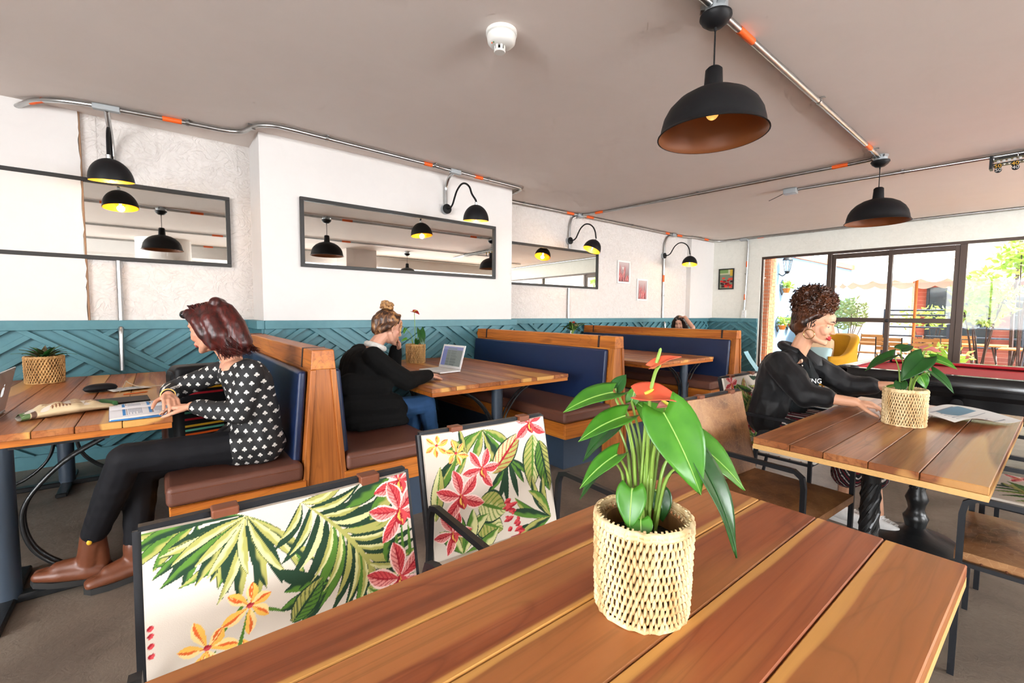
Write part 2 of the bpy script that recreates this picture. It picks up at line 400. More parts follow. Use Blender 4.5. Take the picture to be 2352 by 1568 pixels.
# ================================================================== ROOM SHELL
D, DP, CEIL, PX0, PX1 = 5.22, 4.70, 2.92, 0.784, 3.735
CW = Vector((9.9, 5.2, 0)); WE = Vector((0.0647, -0.9979, 0)); WN = Vector((0.9979, 0.0647, 0))   # window wall: corner, along, outward
def wp(s, d, z): return CW+WE*s+WN*d+Vector((0, 0, z))
def struct(name, mb, mat, label, parent=None, smooth=None):
    o = mk(name, mb, mat, parent, smooth)
    if parent is None: tag(o, label, name.split('_')[0], kind='structure')
    return o
struct('floor', MB().box(-5.4, 10.6, -6.4, 5.4, -.12, 0), 'floor', 'worn brown grey polished concrete floor of the cafe')
struct('ceiling', MB().box(-5.4, 10.6, -6.4, 5.4, CEIL, CEIL+.2), 'ceiling_paint', 'flat taupe painted plaster ceiling')
wl = struct('wall_left', MB().box(-5.4, 10.1, D, D+.2, 0, CEIL), 'rough_plaster', 'rough white plastered long wall behind the booths')
def ragged():
    pts = [(-5.2, 1.2), (-.449, 1.2)]
    z = 1.2
    while z < CEIL-.05:
        z += random.uniform(.03, .09); pts.append((-.449+random.uniform(-.006, .008), min(z, CEIL)))
    pts += [(-.449, CEIL), (-5.2, CEIL)]
    return MB().prism(pts, lambda u, v, d: (u, d, v), D-.035, D+.01)
tag(mk('panel', ragged(), 'smooth_paint', wl), 'smooth white drywall panel with a ragged edge')
for k in range(11):
    x_ = -.36+k*.105+random.uniform(-.02, .02); mk('form_line', MB().box(x_-.003, x_+.003, D-.004, D+.005, 2.42+random.uniform(0, .1), 2.91), 'rough_plaster', wl)
simple('raw_edge', srgb(150, 118, 92), .9, bump=.6, bscale=60)
mk('panel_edge', MB().box(-.4485, -.437, D-.031, D+.005, 1.205, CEIL-.002), 'raw_edge', wl)
mb = MB()
mk('corner_post', MB().box(8.95, 9.93, 5.12, D+.05, 1.2, CEIL), 'smooth_paint', wl)
struct('wall_pillar', MB().box(PX0, PX1, DP, D+.02, 0, CEIL), 'smooth_paint', 'broad smooth white wall pillar carrying the middle mirror')
# window wall
def wbox(mb, s0, s1, d0, d1, z0, z1, mi=0):
    vs = [wp(s, d, z) for s in (s0, s1) for d in (d0, d1) for z in (z0, z1)]
    return mb.add(vs, [(0, 1, 3, 2), (4, 6, 7, 5), (0, 4, 5, 1), (2, 3, 7, 6), (0, 2, 6, 4), (1, 5, 7, 3)], mi)
S0, S1, WTOP = 1.075, 8.3, 2.49
mb = MB(); wbox(mb, -.3, S0, 0, .22, 0, CEIL); wbox(mb, S0, S1, 0, .22, WTOP, CEIL); wbox(mb, S1, 11.6, 0, .22, 0, CEIL)
struct('wall_window', mb, 'window_plaster', 'off-white weathered plaster wall around the patio windows')
w1 = thing('window_1', 'dark bronze sliding patio window wall with several panes', 'window', kind='structure')
def wpart(name, mat, s0, s1, d0, d1, z0, z1, bev=.004):
    c = wp((s0+s1)/2, (d0+d1)/2, (z0+z1)/2)
    mb = MB(); a, b, e = (s1-s0)/2, (d1-d0)/2, (z1-z0)/2
    vs = [WE*s+WN*d+Vector((0, 0, z)) for s in (-a, a) for d in (-b, b) for z in (-e, e)]
    mb.add(vs, [(0, 1, 3, 2), (4, 6, 7, 5), (0, 4, 5, 1), (2, 3, 7, 6), (0, 2, 6, 4), (1, 5, 7, 3)])
    return mk(name, mb, mat, w1, bevel=bev, seg=1, loc=c)
wpart('frame', 'window_bronze', S0, S1, .03, .10, WTOP-.045, WTOP)
wpart('frame', 'window_bronze', S0, S0+.035, .03, .10, .02, WTOP-.045)
wpart('frame', 'window_bronze', S1-.05, S1, .03, .10, .02, WTOP-.045)
wpart('sill', 'window_bronze', S0, S1, .03, .12, 0, .04)
for s, w in ((2.27, .07), (4.07, .085), (6.1, .07)): wpart('mullion', 'window_bronze', s-w/2, s+w/2, .02, .11, .04, WTOP-.045)
def sash(s0, s1, d0, rail=True):
    d1 = d0+.035; st = .06
    for a, b in ((s0, s0+st), (s1-st, s1)): wpart('sash_stile', 'window_bronze', a, b, d0, d1, .05, WTOP-.05)
    wpart('sash_rail', 'window_bronze', s0+st, s1-st, d0, d1, WTOP-.14, WTOP-.05); wpart('sash_rail', 'window_bronze', s0+st, s1-st, d0, d1, .05, .13)
    if rail: wpart('sash_rail', 'window_bronze', s0+st, s1-st, d0, d1, 1.165, 1.245)
    for z0, z1 in ((.13, 1.165), (1.245, WTOP-.14)): wpart('pane', 'glass', s0+st, s1-st, d0+.014, d0+.02, z0, z1, 0)
sash(2.305, 3.20, .07); sash(3.135, 4.03, .032)
wpart('pane', 'glass', S0+.035, 2.235, .06, .066, .04, WTOP-.045, 0)
wpart('pane', 'glass', 4.1125, 6.065, .06, .066, .04, WTOP-.045, 0); wpart('pane', 'glass', 6.135, S1-.05, .06, .066, .04, WTOP-.045, 0)
lk = MB().lathe([(.03, 0), (.03, .012), (.018, .02), (.018, .028), (0.001, .03)], 16)
o = mk('lock', lk, 'black_metal', w1, 50, loc=wp(3.165, .032, 1.2)); o.rotation_euler = (0, math.radians(-90), math.radians(3.7))
# walls out of the picture with shop-front windows that let the daylight in
def wall_with_opening(name, axis, pos, th, a0, a1, o0, o1, z0, z1, label, n):
    mb = MB()
    for (u0, u1, q0, q1) in ((a0, o0, 0, CEIL), (o1, a1, 0, CEIL), (o0, o1, 0, z0), (o0, o1, z1, CEIL)):
        if axis == 'Y': mb.box(u0, u1, pos-th, pos, q0, q1)
        else: mb.box(pos-th, pos, u0, u1, q0, q1)
    struct(name, mb, 'smooth_paint', label)
    w = thing(f'window_{n}', 'bronze framed shop-front window', 'window', kind='structure')
    k = 5
    for i in range(k+1):
        u = o0+(o1-o0)*i/k
        if axis == 'Y': box('mullion', 'window_bronze', w, u-.03, u+.03, pos-.13, pos-.07, z0, z1)
        else: box('mullion', 'window_bronze', w, pos-.13, pos-.07, u-.03, u+.03, z0, z1)
wall_with_opening('wall_rear', 'Y', -6.2, .2, -5.4, 10.6, 1.6, 10.0, .75, 2.75, 'white wall across the cafe behind the camera', 2)
wall_with_opening('wall_side', 'X', -5.2, .2, -6.4, 5.4, -5.1, 1.3, .75, 2.75, 'white side wall of the cafe with a shop window', 3)
# columns across the room, seen only in the mirrors
struct('wall_column_round', MB().lathe([(.52, 0), (.52, CEIL)], 40, (.2, -2.9, 0)), 'smooth_paint', 'white round column reflected in the mirror', smooth=40)
struct('wall_column_square', MB().box(3.9, 4.7, -3.2, -2.4, 0, CEIL), 'ceiling_paint', 'taupe square column reflected in the mirror')
struct('wall_beam', MB().box(-5.2, 9.9, -4.3, -3.7, 2.62, CEIL), 'smooth_paint', 'white ceiling beam reflected in the mirror')
# ------------------------------------------------------------------ teal wainscot with diagonal battens
def clip(poly, a, b, c):                       # keep a*u+b*v+c >= 0
    out = []
    for i in range(len(poly)):
        p, q = poly[i], poly[(i+1) % len(poly)]; dp = a*p[0]+b*p[1]+c; dq = a*q[0]+b*q[1]+c
        if dp >= 0: out.append(p)
        if (dp >= 0) != (dq >= 0):
            t = dp/(dp-dq); out.append((p[0]+(q[0]-p[0])*t, p[1]+(q[1]-p[1])*t))
    return out
def wainscot(name, org, ud, nd, length, label, phase=0.0, cap_ext=(0, 0), period=1.5, nband=4, battens=True):
    org, ud, nd = Vector(org), Vector(ud), Vector(nd)
    P = lambda u, v, d: org+ud*u+nd*d+Vector((0, 0, v))
    t = thing(name, label, 'wainscot', kind='structure')
    mk('backing', MB().prism([(0, 0), (length, 0), (length, 1.2), (0, 1.2)], P, 0, .02), 'teal', t)
    mk('cap_rail', MB().prism([(-cap_ext[0], 1.125), (length+cap_ext[1], 1.125), (length+cap_ext[1], 1.205), (-cap_ext[0], 1.205)], P, 0, .066), 'teal', t, bevel=.003, seg=1)
    mk('base_rail', MB().prism([(-cap_ext[0], 0), (length+cap_ext[1], 0), (length+cap_ext[1], .11), (-cap_ext[0], .11)], P, 0, .04), 'teal', t)
    if not battens: return
    sl, sp, w, zt, zb = .70, .20, .068, 1.125, .11      # slope, spacing along the rail, width measured along the rail
    def strip(u_top, sgn, w=w):                          # sgn +1: runs down to the right
        dx = (zt-zb)/sl*sgn
        return [(u_top-w/2, zt), (u_top+w/2, zt), (u_top+w/2+dx, zb), (u_top-w/2+dx, zb)]
    def emit_b(poly):
        for a, b, c in ((1, 0, 0), (-1, 0, length), (0, 1, -zb), (0, -1, zt)): poly = clip(poly, a, b, c) if poly else poly
        if len(poly) < 3: return
        ar = sum(poly[i][0]*poly[(i+1) % len(poly)][1]-poly[(i+1) % len(poly)][0]*poly[i][1] for i in range(len(poly)))/2
        if abs(ar) < .0006: return
        if ar < 0: poly = poly[::-1]
        mk('batten', MB().prism(poly, P, .02, .056), 'teal', t, bevel=.0015, seg=1)
    k0 = int(-3/period)-1
    for k in range(k0, int(length/period)+3):
        a = phase+k*period
        for j in range(nband): emit_b(strip(a+j*sp, 1))
        prev_last = a-period+(nband-1)*sp+w/2
        for j in range(-12, 14):
            q = strip(a+(j-.45)*sp*1.0, -1)
            # right of the last down-right batten of the previous band, left of the first one of this band:  u - (zt-z)/sl
            q = clip(q, 1, 1/sl, -zt/sl-prev_last) if q else q
            q = clip(q, -1, -1/sl, zt/sl+a-w/2) if q else q
            if len(q) > 2: emit_b(q)
wainscot('trim_1', (-5.2, D, 0), (1, 0, 0), (0, -1, 0), 5.2+PX0, 'teal wainscot with diagonal battens under the first mirror', phase=4.36, nband=3, period=1.45)
wainscot('trim_2', (PX0, D-.05, 0), (0, -1, 0), (-1, 0, 0), D-DP-.05, 'teal wainscot on the narrow side of the white pillar', battens=False, cap_ext=(0, .05))
wainscot('trim_3', (PX0, DP, 0), (1, 0, 0), (0, -1, 0), PX1-PX0, 'teal wainscot with diagonal battens on the white pillar', phase=.42, nband=3, period=1.35, cap_ext=(0, .05))
wainscot('trim_4', (PX1, DP, 0), (0, 1, 0), (1, 0, 0), D-DP-.05, 'teal wainscot on the far narrow side of the pillar', battens=False)
wainscot('trim_5', (PX1, D, 0), (1, 0, 0), (0, -1, 0), 9.92-PX1, 'teal wainscot with diagonal battens beyond the white pillar', phase=.35, nband=3, period=1.4)
wainscot('trim_6', wp(0.02, 0, 0), WE, -WN, S0-.04, 'teal wainscot between the room corner and the patio window', phase=.45, nband=5, period=2.6)

# ================================================================== OUTSIDE PATIO
struct('ground', MB().box(10.2, 30, -14, 14, -.16, -.03), 'patio_ground', 'sunlit brick-coloured patio paving outside the windows')
o = MB().box(10.6, 16.2, 4.15, 4.4, -.03, 2.62)
ow = struct('wall_patio', o, 'patio_blue', 'pale blue garden wall with a brick coping outside')
for i in range(46): box('brick', 'brick', ow, 10.6+i*.122, 10.6+i*.122+.112, 4.08, 4.45, 2.62, 2.75)
bc = struct('wall_brick_pier', MB().box(10.28, 10.62, 4.08, 4.42, -.03, 2.75), 'mortar', 'orange brick pier just outside the window')
bm_ = MB().box(-.105, .105, -.03, .03, -.032, .032); bmesh1 = None
for r_ in range(36):
    z = .0+r_*.076
    for side in range(2):
        for j in range(2):
            L = .21 if (j+r_) % 2 == 0 else .105
            c0 = (0 if j == 0 else (.22 if r_ % 2 == 0 else .115))
            if side == 0: box('brick', 'brick', bc, 10.265, 10.285, 4.085+c0, 4.085+min(c0+L, .335), z, z+.064)
            else: box('brick', 'brick', bc, 10.285+c0, 10.285+min(c0+L, .335), 4.065, 4.085, z, z+.064)
# brick building across the patio
def brick_wall_mat():
    m = NT('brickwork'); c = m.n('ShaderNodeTexCoord'); mp = m.n('ShaderNodeMapping'); m.set(mp.inputs[0], c.outputs['Object']); mp.inputs['Rotation'].default_value = (math.radians(90), 0, math.radians(90))
    b = m.n('ShaderNodeTexBrick'); m.set(b.inputs['Vector'], mp.outputs[0]); b.inputs['Scale'].default_value = 4.2
    m.set(b.inputs['Color1'], srgb(196, 128, 96)); m.set(b.inputs['Color2'], srgb(214, 150, 116)); m.set(b.inputs['Mortar'], srgb(214, 196, 180))
    m.p(Base_Color=b.outputs[0], Roughness=.9); MATS['brickwork'] = m.m
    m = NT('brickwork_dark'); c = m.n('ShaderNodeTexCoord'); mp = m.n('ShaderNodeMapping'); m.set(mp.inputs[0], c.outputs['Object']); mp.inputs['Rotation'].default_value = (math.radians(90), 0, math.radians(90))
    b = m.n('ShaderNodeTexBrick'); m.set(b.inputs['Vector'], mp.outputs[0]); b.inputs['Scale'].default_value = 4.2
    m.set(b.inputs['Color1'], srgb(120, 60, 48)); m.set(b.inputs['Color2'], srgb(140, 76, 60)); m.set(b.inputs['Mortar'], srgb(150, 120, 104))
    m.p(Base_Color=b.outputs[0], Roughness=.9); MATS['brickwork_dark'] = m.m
brick_wall_mat()
bd = thing('brick_building', 'sunlit brick building across the patio with a dark ground floor', 'building', (17.0, 0, 0))
mk('wall', MB().box(0, .4, -9, 5.2, 2.2, 7.5), 'brickwork', bd); mk('wall', MB().box(0, .4, 2.9, 5.2, -.03, 2.2), 'brickwork', bd)
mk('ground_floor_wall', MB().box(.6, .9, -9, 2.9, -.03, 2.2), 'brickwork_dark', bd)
for i, y in enumerate((2.0, .3, -1.6, -3.6)):
    wdw = mk('window', MB().box(.52, .62, y-.62, y+.62, .5, 2.1), 'glass_dark', bd)
    for a, b, e, f in ((y-.66, y-.6, .45, 2.15), (y+.6, y+.66, .45, 2.15), (y-.02, y+.02, .5, 2.1)): mk('window_frame', MB().box(.48, .56, a, b, e, f), 'black_metal', wdw)
rl = thing('patio_railing', 'dark blue grey metal railing across the patio', 'railing', (14.8, 0, 0))
for z in (1.42, 1.30, 1.0, .78, .56): mk('rail', MB().tube([(0, -6, z), (0, 3.0, z)], .022, 6), 'grey_steel', rl)
for i in range(8): mk('post', MB().box(-.03, .03, 3.0-i*1.2, 3.05-i*1.2, -.03, 1.45), 'grey_steel', rl)
# parasol
def parasol(loc, R, ztop, zval, cloth, label, polemat, n=8):
    t = thing('patio_umbrella', label, 'umbrella', loc, .2)
    mb = MB()
    m = 6
    for i in range(n):
        a0, a1 = 2*PI*i/n, 2*PI*(i+1)/n
        for k in range(m):
            pass
    def cone(u, v):
        a = 2*PI*u; seg = (u*n) % 1; sag = 1-.035*math.sin(PI*seg)
        rr = R*v*sag; z = ztop-(ztop-zval)*v-.10*math.sin(PI*v)*(.3+.7*math.sin(PI*seg)); return (rr*math.cos(a), rr*math.sin(a), z)
    mb.grid(cone, n*8, 8); mk('canopy', mb, cloth, t, 60)
    def val(u, v):
        a = 2*PI*u; seg = (u*n) % 1; sag = 1-.035*math.sin(PI*seg); sc = abs(math.sin(PI*(u*n*3)))
        return (R*sag*math.cos(a), R*sag*math.sin(a), zval-v*(.09+.07*sc))
    mk('valance', MB().grid(val, n*24, 1), cloth, t)
    mk('pole', MB().tube([(0, 0, 0), (0, 0, ztop)], .028, 10), polemat, t, 60)
    for i in range(n):
        a = 2*PI*i/n; mk('rib', MB().tube([(0, 0, ztop-.03), (R*.98*math.cos(a), R*.98*math.sin(a), zval-.01)], .010, 5), polemat, t)
    mk('base', MB().lathe([(.25, 0), (.25, .06), (.05, .09), (.05, .25)], 20), 'concrete_pale', t)
    return t
parasol((13.0, 2.15, -.03), 1.5, 2.85, 2.12, 'umbrella_cloth', 'large white scalloped patio umbrella on an orange wooden pole', 'orange_pole')
parasol((15.9, .35, -.03), .9, 2.1, 1.75, 'umbrella_dark', 'small dark closed-side umbrella near the far building', 'black_metal')
# wall lantern and the small hanging planters
t = thing('wall_lantern', 'black and glass carriage lantern on the blue patio wall', 'lantern', (10.95, 4.13, 2.15))
mk('bracket', MB().tube(smoothpath([(0, .02, .05), (0, -.06, 0), (0, -.13, .06)], 5), .012, 6), 'black_metal', t)
mk('glass_body', MB().lathe([(.05, .1), (.085, .34)], 6, (0, -.15, 0)), 'glass', t)
for k in range(6):
    a = 2*PI*k/6; mk('lantern_bar', MB().tube([(.052*math.cos(a), -.15+.052*math.sin(a), .1), (.088*math.cos(a), -.15+.088*math.sin(a), .34)], .006, 4), 'black_metal', t)
mk('cap', MB().lathe([(.105, .34), (.06, .42), (.02, .47), (.015, .52), (.001, .53)], 12, (0, -.15, 0)), 'black_metal', t, 40)
mk('base', MB().lathe([(.02, .04), (.055, .08), (.055, .1)], 12, (0, -.15, 0)), 'black_metal', t, 40)
def foliage(n, r, leaf, c=(0, 0, 0), seed=1, up=.3):
    rnd = random.Random(seed); mb = MB()
    for i in range(n):
        v = Vector((rnd.gauss(0, 1), rnd.gauss(0, 1), rnd.gauss(0, 1))); v = v.normalized()*rnd.random()**.4
        p = Vector(c)+Vector((v.x*r[0], v.y*r[1], v.z*r[2]))
        d = Vector((rnd.uniform(-1, 1), rnd.uniform(-1, 1), rnd.uniform(-.7, .6)+up)).normalized(); sd = d.orthogonal().normalized(); sd.rotate(Matrix.Rotation(rnd.uniform(0, 6.28), 3, d))
        L = leaf*rnd.uniform(.7, 1.3); W = L*.24; nn = d.cross(sd)
        mb.add([p, p+d*L*.45+sd*W+nn*L*.06, p+d*L-nn*L*.1, p+d*L*.45-sd*W+nn*L*.06], [(0, 1, 2, 3)])
    return mb
def shrub(loc, n, r, leaf, label, mat, h, stems=5, seed=3, cat='shrub', trunk='dark_strap'):
    t = thing('leafy_shrub', label, cat, loc, group='shrubs in the patio')
    rnd = random.Random(seed)
    for k in range(stems):
        e = Vector((rnd.uniform(-.8, .8)*r[0], rnd.uniform(-.8, .8)*r[1], h+rnd.uniform(-.3, .5)*r[2]))
        mk('stem', MB().tube(smoothpath([(rnd.uniform(-.06, .06), rnd.uniform(-.06, .06), 0), e*.5+Vector((rnd.uniform(-.05, .05), rnd.uniform(-.05, .05), 0)), e], 4), [.013]*5+[.009]*4, 5), trunk, t)
    f = mk('foliage', foliage(n, r, leaf, (0, 0, h), seed), mat, t); f['kind'] = 'stuff'
    return t
shrub((11.5, 1.0, -.03), 520, (.42, .42, .55), .14, 'tall yellow green leafy shrub just outside the right-hand pane', 'leaf_sun', 1.62, 7, 4)
shrub((11.6, .55, -.03), 260, (.3, .4, .35), .15, 'bright leafy shrub top rising high outside the right pane', 'leaf_sun', 2.3, 5, 9)
shrub((11.0, 1.40, -.03), 170, (.3, .35, .25), .12, 'low green shrub at the foot of the right pane', 'leaf_sun', .55, 4, 14)
shrub((12.0, 3.75, -.03), 420, (.5, .3, .55), .11, 'grey green bush growing against the blue wall', 'leaf_grey', .8, 4, 21)
shrub((13.6, 3.55, -.03), 620, (.8, .4, .42), .12, 'wide pale green hedge bush behind the sliding window', 'leaf_grey', 1.35, 6, 25)
shrub((15.35, 2.2, -.03), 320, (.4, .9, .3), .12, 'leafy green bush behind the patio railing', 'leaf_sun', 1.25, 5, 29)
def spiky(loc, h, label):
    t = thing('dracaena_plant', label, 'plant', loc)
    mk('stem', MB().tube([(0, 0, 0), (.05, .03, h*.5), (.03, 0, h)], .03, 7), 'dark_strap', t)
    rnd = random.Random(5)
    for k in range(34):
        a = rnd.uniform(0, 6.28); z = h*(.72+.28*k/34); L = .42; el = rnd.uniform(-.2, .9)
        d = Vector((math.cos(a)*math.cos(el), math.sin(a)*math.cos(el), math.sin(el))); s = Vector((-math.sin(a), math.cos(a), 0))*.022; p = Vector((.03, 0, z))
        mk('leaf', MB().add([p-s*.4, p+d*L*.5-s+Vector((0, 0, .02)), p+d*L+Vector((0, 0, -.06)), p+d*L*.5+s+Vector((0, 0, .02)), p+s*.4], [(0, 1, 2, 3, 4)]), 'leaf_sun', t)
spiky((12.8, .68, -.03), 2.75, 'tall spiky dracaena outside the far right pane')
for i, (x, z) in enumerate(((11.15, 1.78), (11.0, .95), (11.55, .98))):
    t = thing('hanging_planter', ['highest small hanging planter on the blue wall by the lantern', 'small hanging planter low on the blue wall beside the brick pier', 'small hanging planter low on the blue wall farther along'][i], 'planter', (x, 4.05, z))
    mk('pot', MB().lathe([(.05, 0), (.085, .1)], 14), 'orange_pole', t, 50)
    mk('wire_holder', MB().tube([(0, .09, -.05), (-.11, .09, .06), (-.11, .09, .2), (0, .09, .3), (.11, .09, .2), (.11, .09, .06)], .006, 5, closed=True), 'black_metal', t)
    f = mk('foliage', foliage(60, (.13, .1, .09), .1, (0, 0, .17), 40+i), 'leaf_sun', t); f['kind'] = 'stuff'
# patio tables and folding chairs
def patio_chair():
    t = thing('folding_chair', 'slatted wooden folding chair', 'chair', (0, 0, 0), group='folding chairs on the patio')
    for s in (-.2, .2):
        mk('leg', MB().tube([(s, .22, 0), (s, -.12, .45), (s, -.24, .88)], .012, 6), 'black_metal', t); mk('leg', MB().tube([(s, -.25, 0), (s, .2, .45)], .012, 6), 'black_metal', t)
    for k in range(6): mk('seat_slat', MB().box(-.2, .2, -.16+k*.065, -.11+k*.065, .45, .468), 'patio_wood', t)
    for k in range(3):
        z = .62+k*.09; y = -.165-(z-.62)*.28; mk('back_slat', MB().box(-.2, .2, y-.008, y+.008, z, z+.07), 'patio_wood', t)
    return t
def patio_table(loc, rz, label):
    t = thing('patio_table', label, 'table', loc, rz, group='tables on the patio')
    for k in range(7): mk('slat', MB().box(-.6, .6, -.35+k*.1, -.26+k*.1, .71, .735), 'patio_wood', t)
    for x in (-.5, .5):
        mk('leg', MB().tube([(x, -.3, 0), (x*.8, .3, .71)], .015, 6), 'black_metal', t); mk('leg', MB().tube([(x, .3, 0), (x*.8, -.3, .71)], .015, 6), 'black_metal', t)
    return t
patio_table((12.2, 2.75, -.03), PI/2, 'slatted wooden patio table on the side of the yellow armchair')
patio_table((13.2, 1.35, -.03), PI/2, 'slatted wooden patio table behind the sliding pane')
patio_table((12.2, .2, -.03), PI/2, 'slatted wooden patio table behind the leafy shrub')
pc = patio_chair()
for i, (x, y, r_, l) in enumerate(((11.55, 1.75, PI*.5, 'slatted wooden folding chair closest to the sliding pane'), (11.7, 2.3, -PI*.45, 'slatted wooden folding chair turned toward the blue wall table'), (12.9, 2.9, PI*.5, 'slatted wooden folding chair at the blue wall side'),
        (12.3, 1.5, -PI*.5, 'slatted wooden folding chair facing the table behind the pane'), (14.0, 1.5, PI*.5, 'slatted wooden folding chair far side of the middle patio table'), (13.3, 2.25, .2, 'slatted wooden folding chair under the white umbrella'))):
    c = pc if i == 0 else copy_tree(pc); place(c, (x, y, -.03), r_, l)
# ================================================================== BOOTHS
def booth(xc, y0, y1, label, sides=(-1, 1), seat_len=None):
    t = thing('booth_bench', label, 'bench', (xc, y0, 0)); L = y1-y0
    ZT = 1.09
    hw = lambda z: .056+(.116-.056)*(ZT-z)/.73
    def cross(z0, z1, ins=0): return [(-hw(z0)+ins, z0), (hw(z0)-ins, z0), (hw(z1)-ins, z1), (-hw(z1)+ins, z1)]
    F = lambda u, v, d: (u, d, v)
    mk('back_core', MB().prism(cross(.02, .985, .004), F, .03, L), 'pine_y', t)
    mk('end_panel', MB().prism(cross(.0, .984, .022), F, .006, .03), 'pine_z', t)
    for s in (-1, 1):
        q = [(s*hw(0), 0), (s*(hw(0)-.028), 0), (s*(hw(.984)-.028), .984), (s*hw(.984), .984)]
        if s > 0: q = q[::-1]
        mk('end_stile', MB().prism(q, F, -.006, .05), 'pine_z', t, bevel=.002, seg=1)
    mk('top_rail', MB().prism(cross(.985, ZT), F, -.006, L), 'pine_y', t, bevel=.004, seg=1)
    for y in (.17, L-.22): mk('metal_strap', MB().prism([(-hw(.985)-.003, .985), (hw(.985)+.003, .985), (hw(ZT)+.003, ZT+.003), (-hw(ZT)-.003, ZT+.003)], F, y, y+.022), 'dark_strap', t)
    for s in sides:
        z0, z1 = .47, .975
        q = [(s*hw(z0), z0), (s*(hw(z0)+.045), z0), (s*(hw(z1)+.045), z1), (s*hw(z1), z1)]
        if s < 0: q = q[::-1]
        mk('back_cushion', MB().prism(q, F, .055, L-.03), 'navy_leather', t, bevel=.018, seg=3)
        xa, xb = hw(.45), hw(.45)+.57
        def bx(a, b): return (a, b) if s > 0 else (-b, -a)
        q0, q1 = bx(xa-.01, xb); mk('seat_box', MB().box(q0, q1, .0, L, .275, .40), 'pine_y', t, bevel=.004, seg=1)
        mk('seat_front_board', MB().box(q0+.002, q1-.002, -.016, 0, .275, .40), 'pine', t, bevel=.003, seg=1)
        q0, q1 = bx(xa-.01, xb-.06); mk('plinth', MB().box(q0, q1, .06, L, 0, .275), 'navy_base', t)
        q0, q1 = bx(xa+.004, xb+.012); c = mk('seat_cushion', MB().box(q0, q1, -.02, L-.02, .402, .50), 'brown_leather', t, bevel=.026, seg=3)
        zz = .484; mk('stitching', MB().tube([(q0+.02, -.0205, zz-.012), (q1-.02, -.0205, zz-.012)], .0016, 5), 'strap_leather', c)
        xx = q1+.0005 if s > 0 else q0-.0005
        mk('stitching', MB().tube([(xx, .0, zz-.012), (xx, L-.05, zz-.012)], .0016, 5), 'strap_leather', c)
    return t
booth(.695, 2.5, 4.66, 'orange pine booth with navy back between the two women on the benches')
booth(3.215, 2.5, 4.66, 'orange pine booth with navy back facing the white laptop')
booth(5.72, 2.6, 5.14, 'orange pine booth with navy back farthest from the camera')
def booth_table(x0, x1, y0, y1, label, n=7, pposts=((.5, .30),), seed=1):
    t = thing('booth_table', label, 'table', ((x0+x1)/2, y0, 0)); W = x1-x0; L = y1-y0
    rnd = random.Random(seed); cuts = [0]+sorted([(i+1)/n+rnd.uniform(-.02, .02) for i in range(n-1)])+[1]
    for i in range(n):
        a, b = -W/2+W*cuts[i], -W/2+W*cuts[i+1]
        o = box('plank', 'teak_y', t, a+.0015, b-.0015, 0, L, .728, .76+rnd.uniform(-.0008, .0008), .003)
    mk('underboard', MB().box(-W/2+.006, W/2-.006, .006, L-.006, .70, .7275), 'pine', t)
    for fx, fy in pposts:
        x, y = fx, fy
        mk('post', MB().tube([(x, y, .02), (x, y, .70)], .046, 20), 'grey_steel', t, 60)
        mk('foot', MB().box(x-.40, x+.40, y-.03, y+.03, 0, .035), 'pedestal_iron', t, bevel=.006, seg=1)
        mk('foot', MB().box(x-.03, x+.03, y-.30, y+.30, 0, .03), 'pedestal_iron', t, bevel=.006, seg=1)
        mk('top_plate', MB().box(x-.36, x+.36, y-.03, y+.03, .688, .70), 'pedestal_iron', t)
        for s in (-1, 1):
            for dy in (-.02, .02): mk('brace_rod', MB().tube(smoothpath([(x+s*.34, y+dy, .688), (x+s*.20, y+dy, .60), (x+s*.085, y+dy, .46), (x+s*.06, y+dy, .34), (x+s*.10, y+dy, .2), (x+s*.22, y+dy, .085), (x+s*.38, y+dy, .036)], 5), .009, 7), 'pedestal_iron', t, 60)
    return t
wood('teak_y', srgb(132, 72, 36), srgb(172, 102, 56), srgb(198, 134, 78), srgb(224, 170, 92), .35, .36, 1.0, 'Y')
booth_table(-1.30, .05, 2.82, 4.93, 'plank booth table holding the open book and paper bag', 8, ((.07, .04), (.07, 1.75)), 3)
booth_table(1.485, 2.84, 2.75, 4.64, 'plank booth table with the white laptop on it', 7, ((0, .15), (0, 1.55)), 5)
booth_table(4.15, 5.47, 2.78, 4.6, 'plank booth table between the two far booths', 7, ((.14, .1), (0, 1.5)), 8)
# ================================================================== CAFE TABLES
def cafe_table(x0, x1, y0, y1, label, cuts, mats, peds, rz=0):
    t = thing('cafe_table', label, 'table', (x0, y0, 0), rz); L, W = x1-x0, y1-y0
    for i in range(len(cuts)-1):
        a, b = cuts[i], cuts[i+1]
        box('plank', mats[i % len(mats)], t, 0+random.uniform(0, .002), L-random.uniform(0, .002), a+.0012, b-.0012, .722, .75+random.uniform(-.0006, .0006), .0025)
    mk('edge_board', MB().box(.001, L-.001, .001, W-.001, .700, .7215), 'sapwood_edge', t)
    for px_, py_ in peds:
        prof = [(.20, 0), (.205, .02), (.17, .045), (.09, .07), (.06, .085), (.045, .10), (.052, .13), (.058, .155), (.045, .175), (.036, .2), (.042, .23), (.052, .26), (.044, .285), (.036, .31), (.033, .42), (.031, .55), (.034, .6), (.045, .63), (.045, .66), (.05, .675)]
        mk('pedestal', MB().lathe(prof, 28, (px_, py_, 0)), 'pedestal_iron', t, 50)
        for k in range(10):
            a0 = 2*PI*k/10
            mk('spiral_flute', MB().tube([(px_+.0335*math.cos(a0+h*4), py_+.0335*math.sin(a0+h*4), .32+h*.26) for h in (0, .25, .5, .75, 1)], .0055, 5), 'pedestal_iron', t)
        mk('top_plate', MB().box(px_-.2, px_+.2, py_-.2, py_+.2, .688, .70), 'pedestal_iron', t)
    return t
cafe_table(-.26, 1.385, .112, .828, 'teak plank cafe table closest to the camera', [0, .145, .29, .436, .577, .716], ['teak'], ((.3, .36), (1.2, .36)))
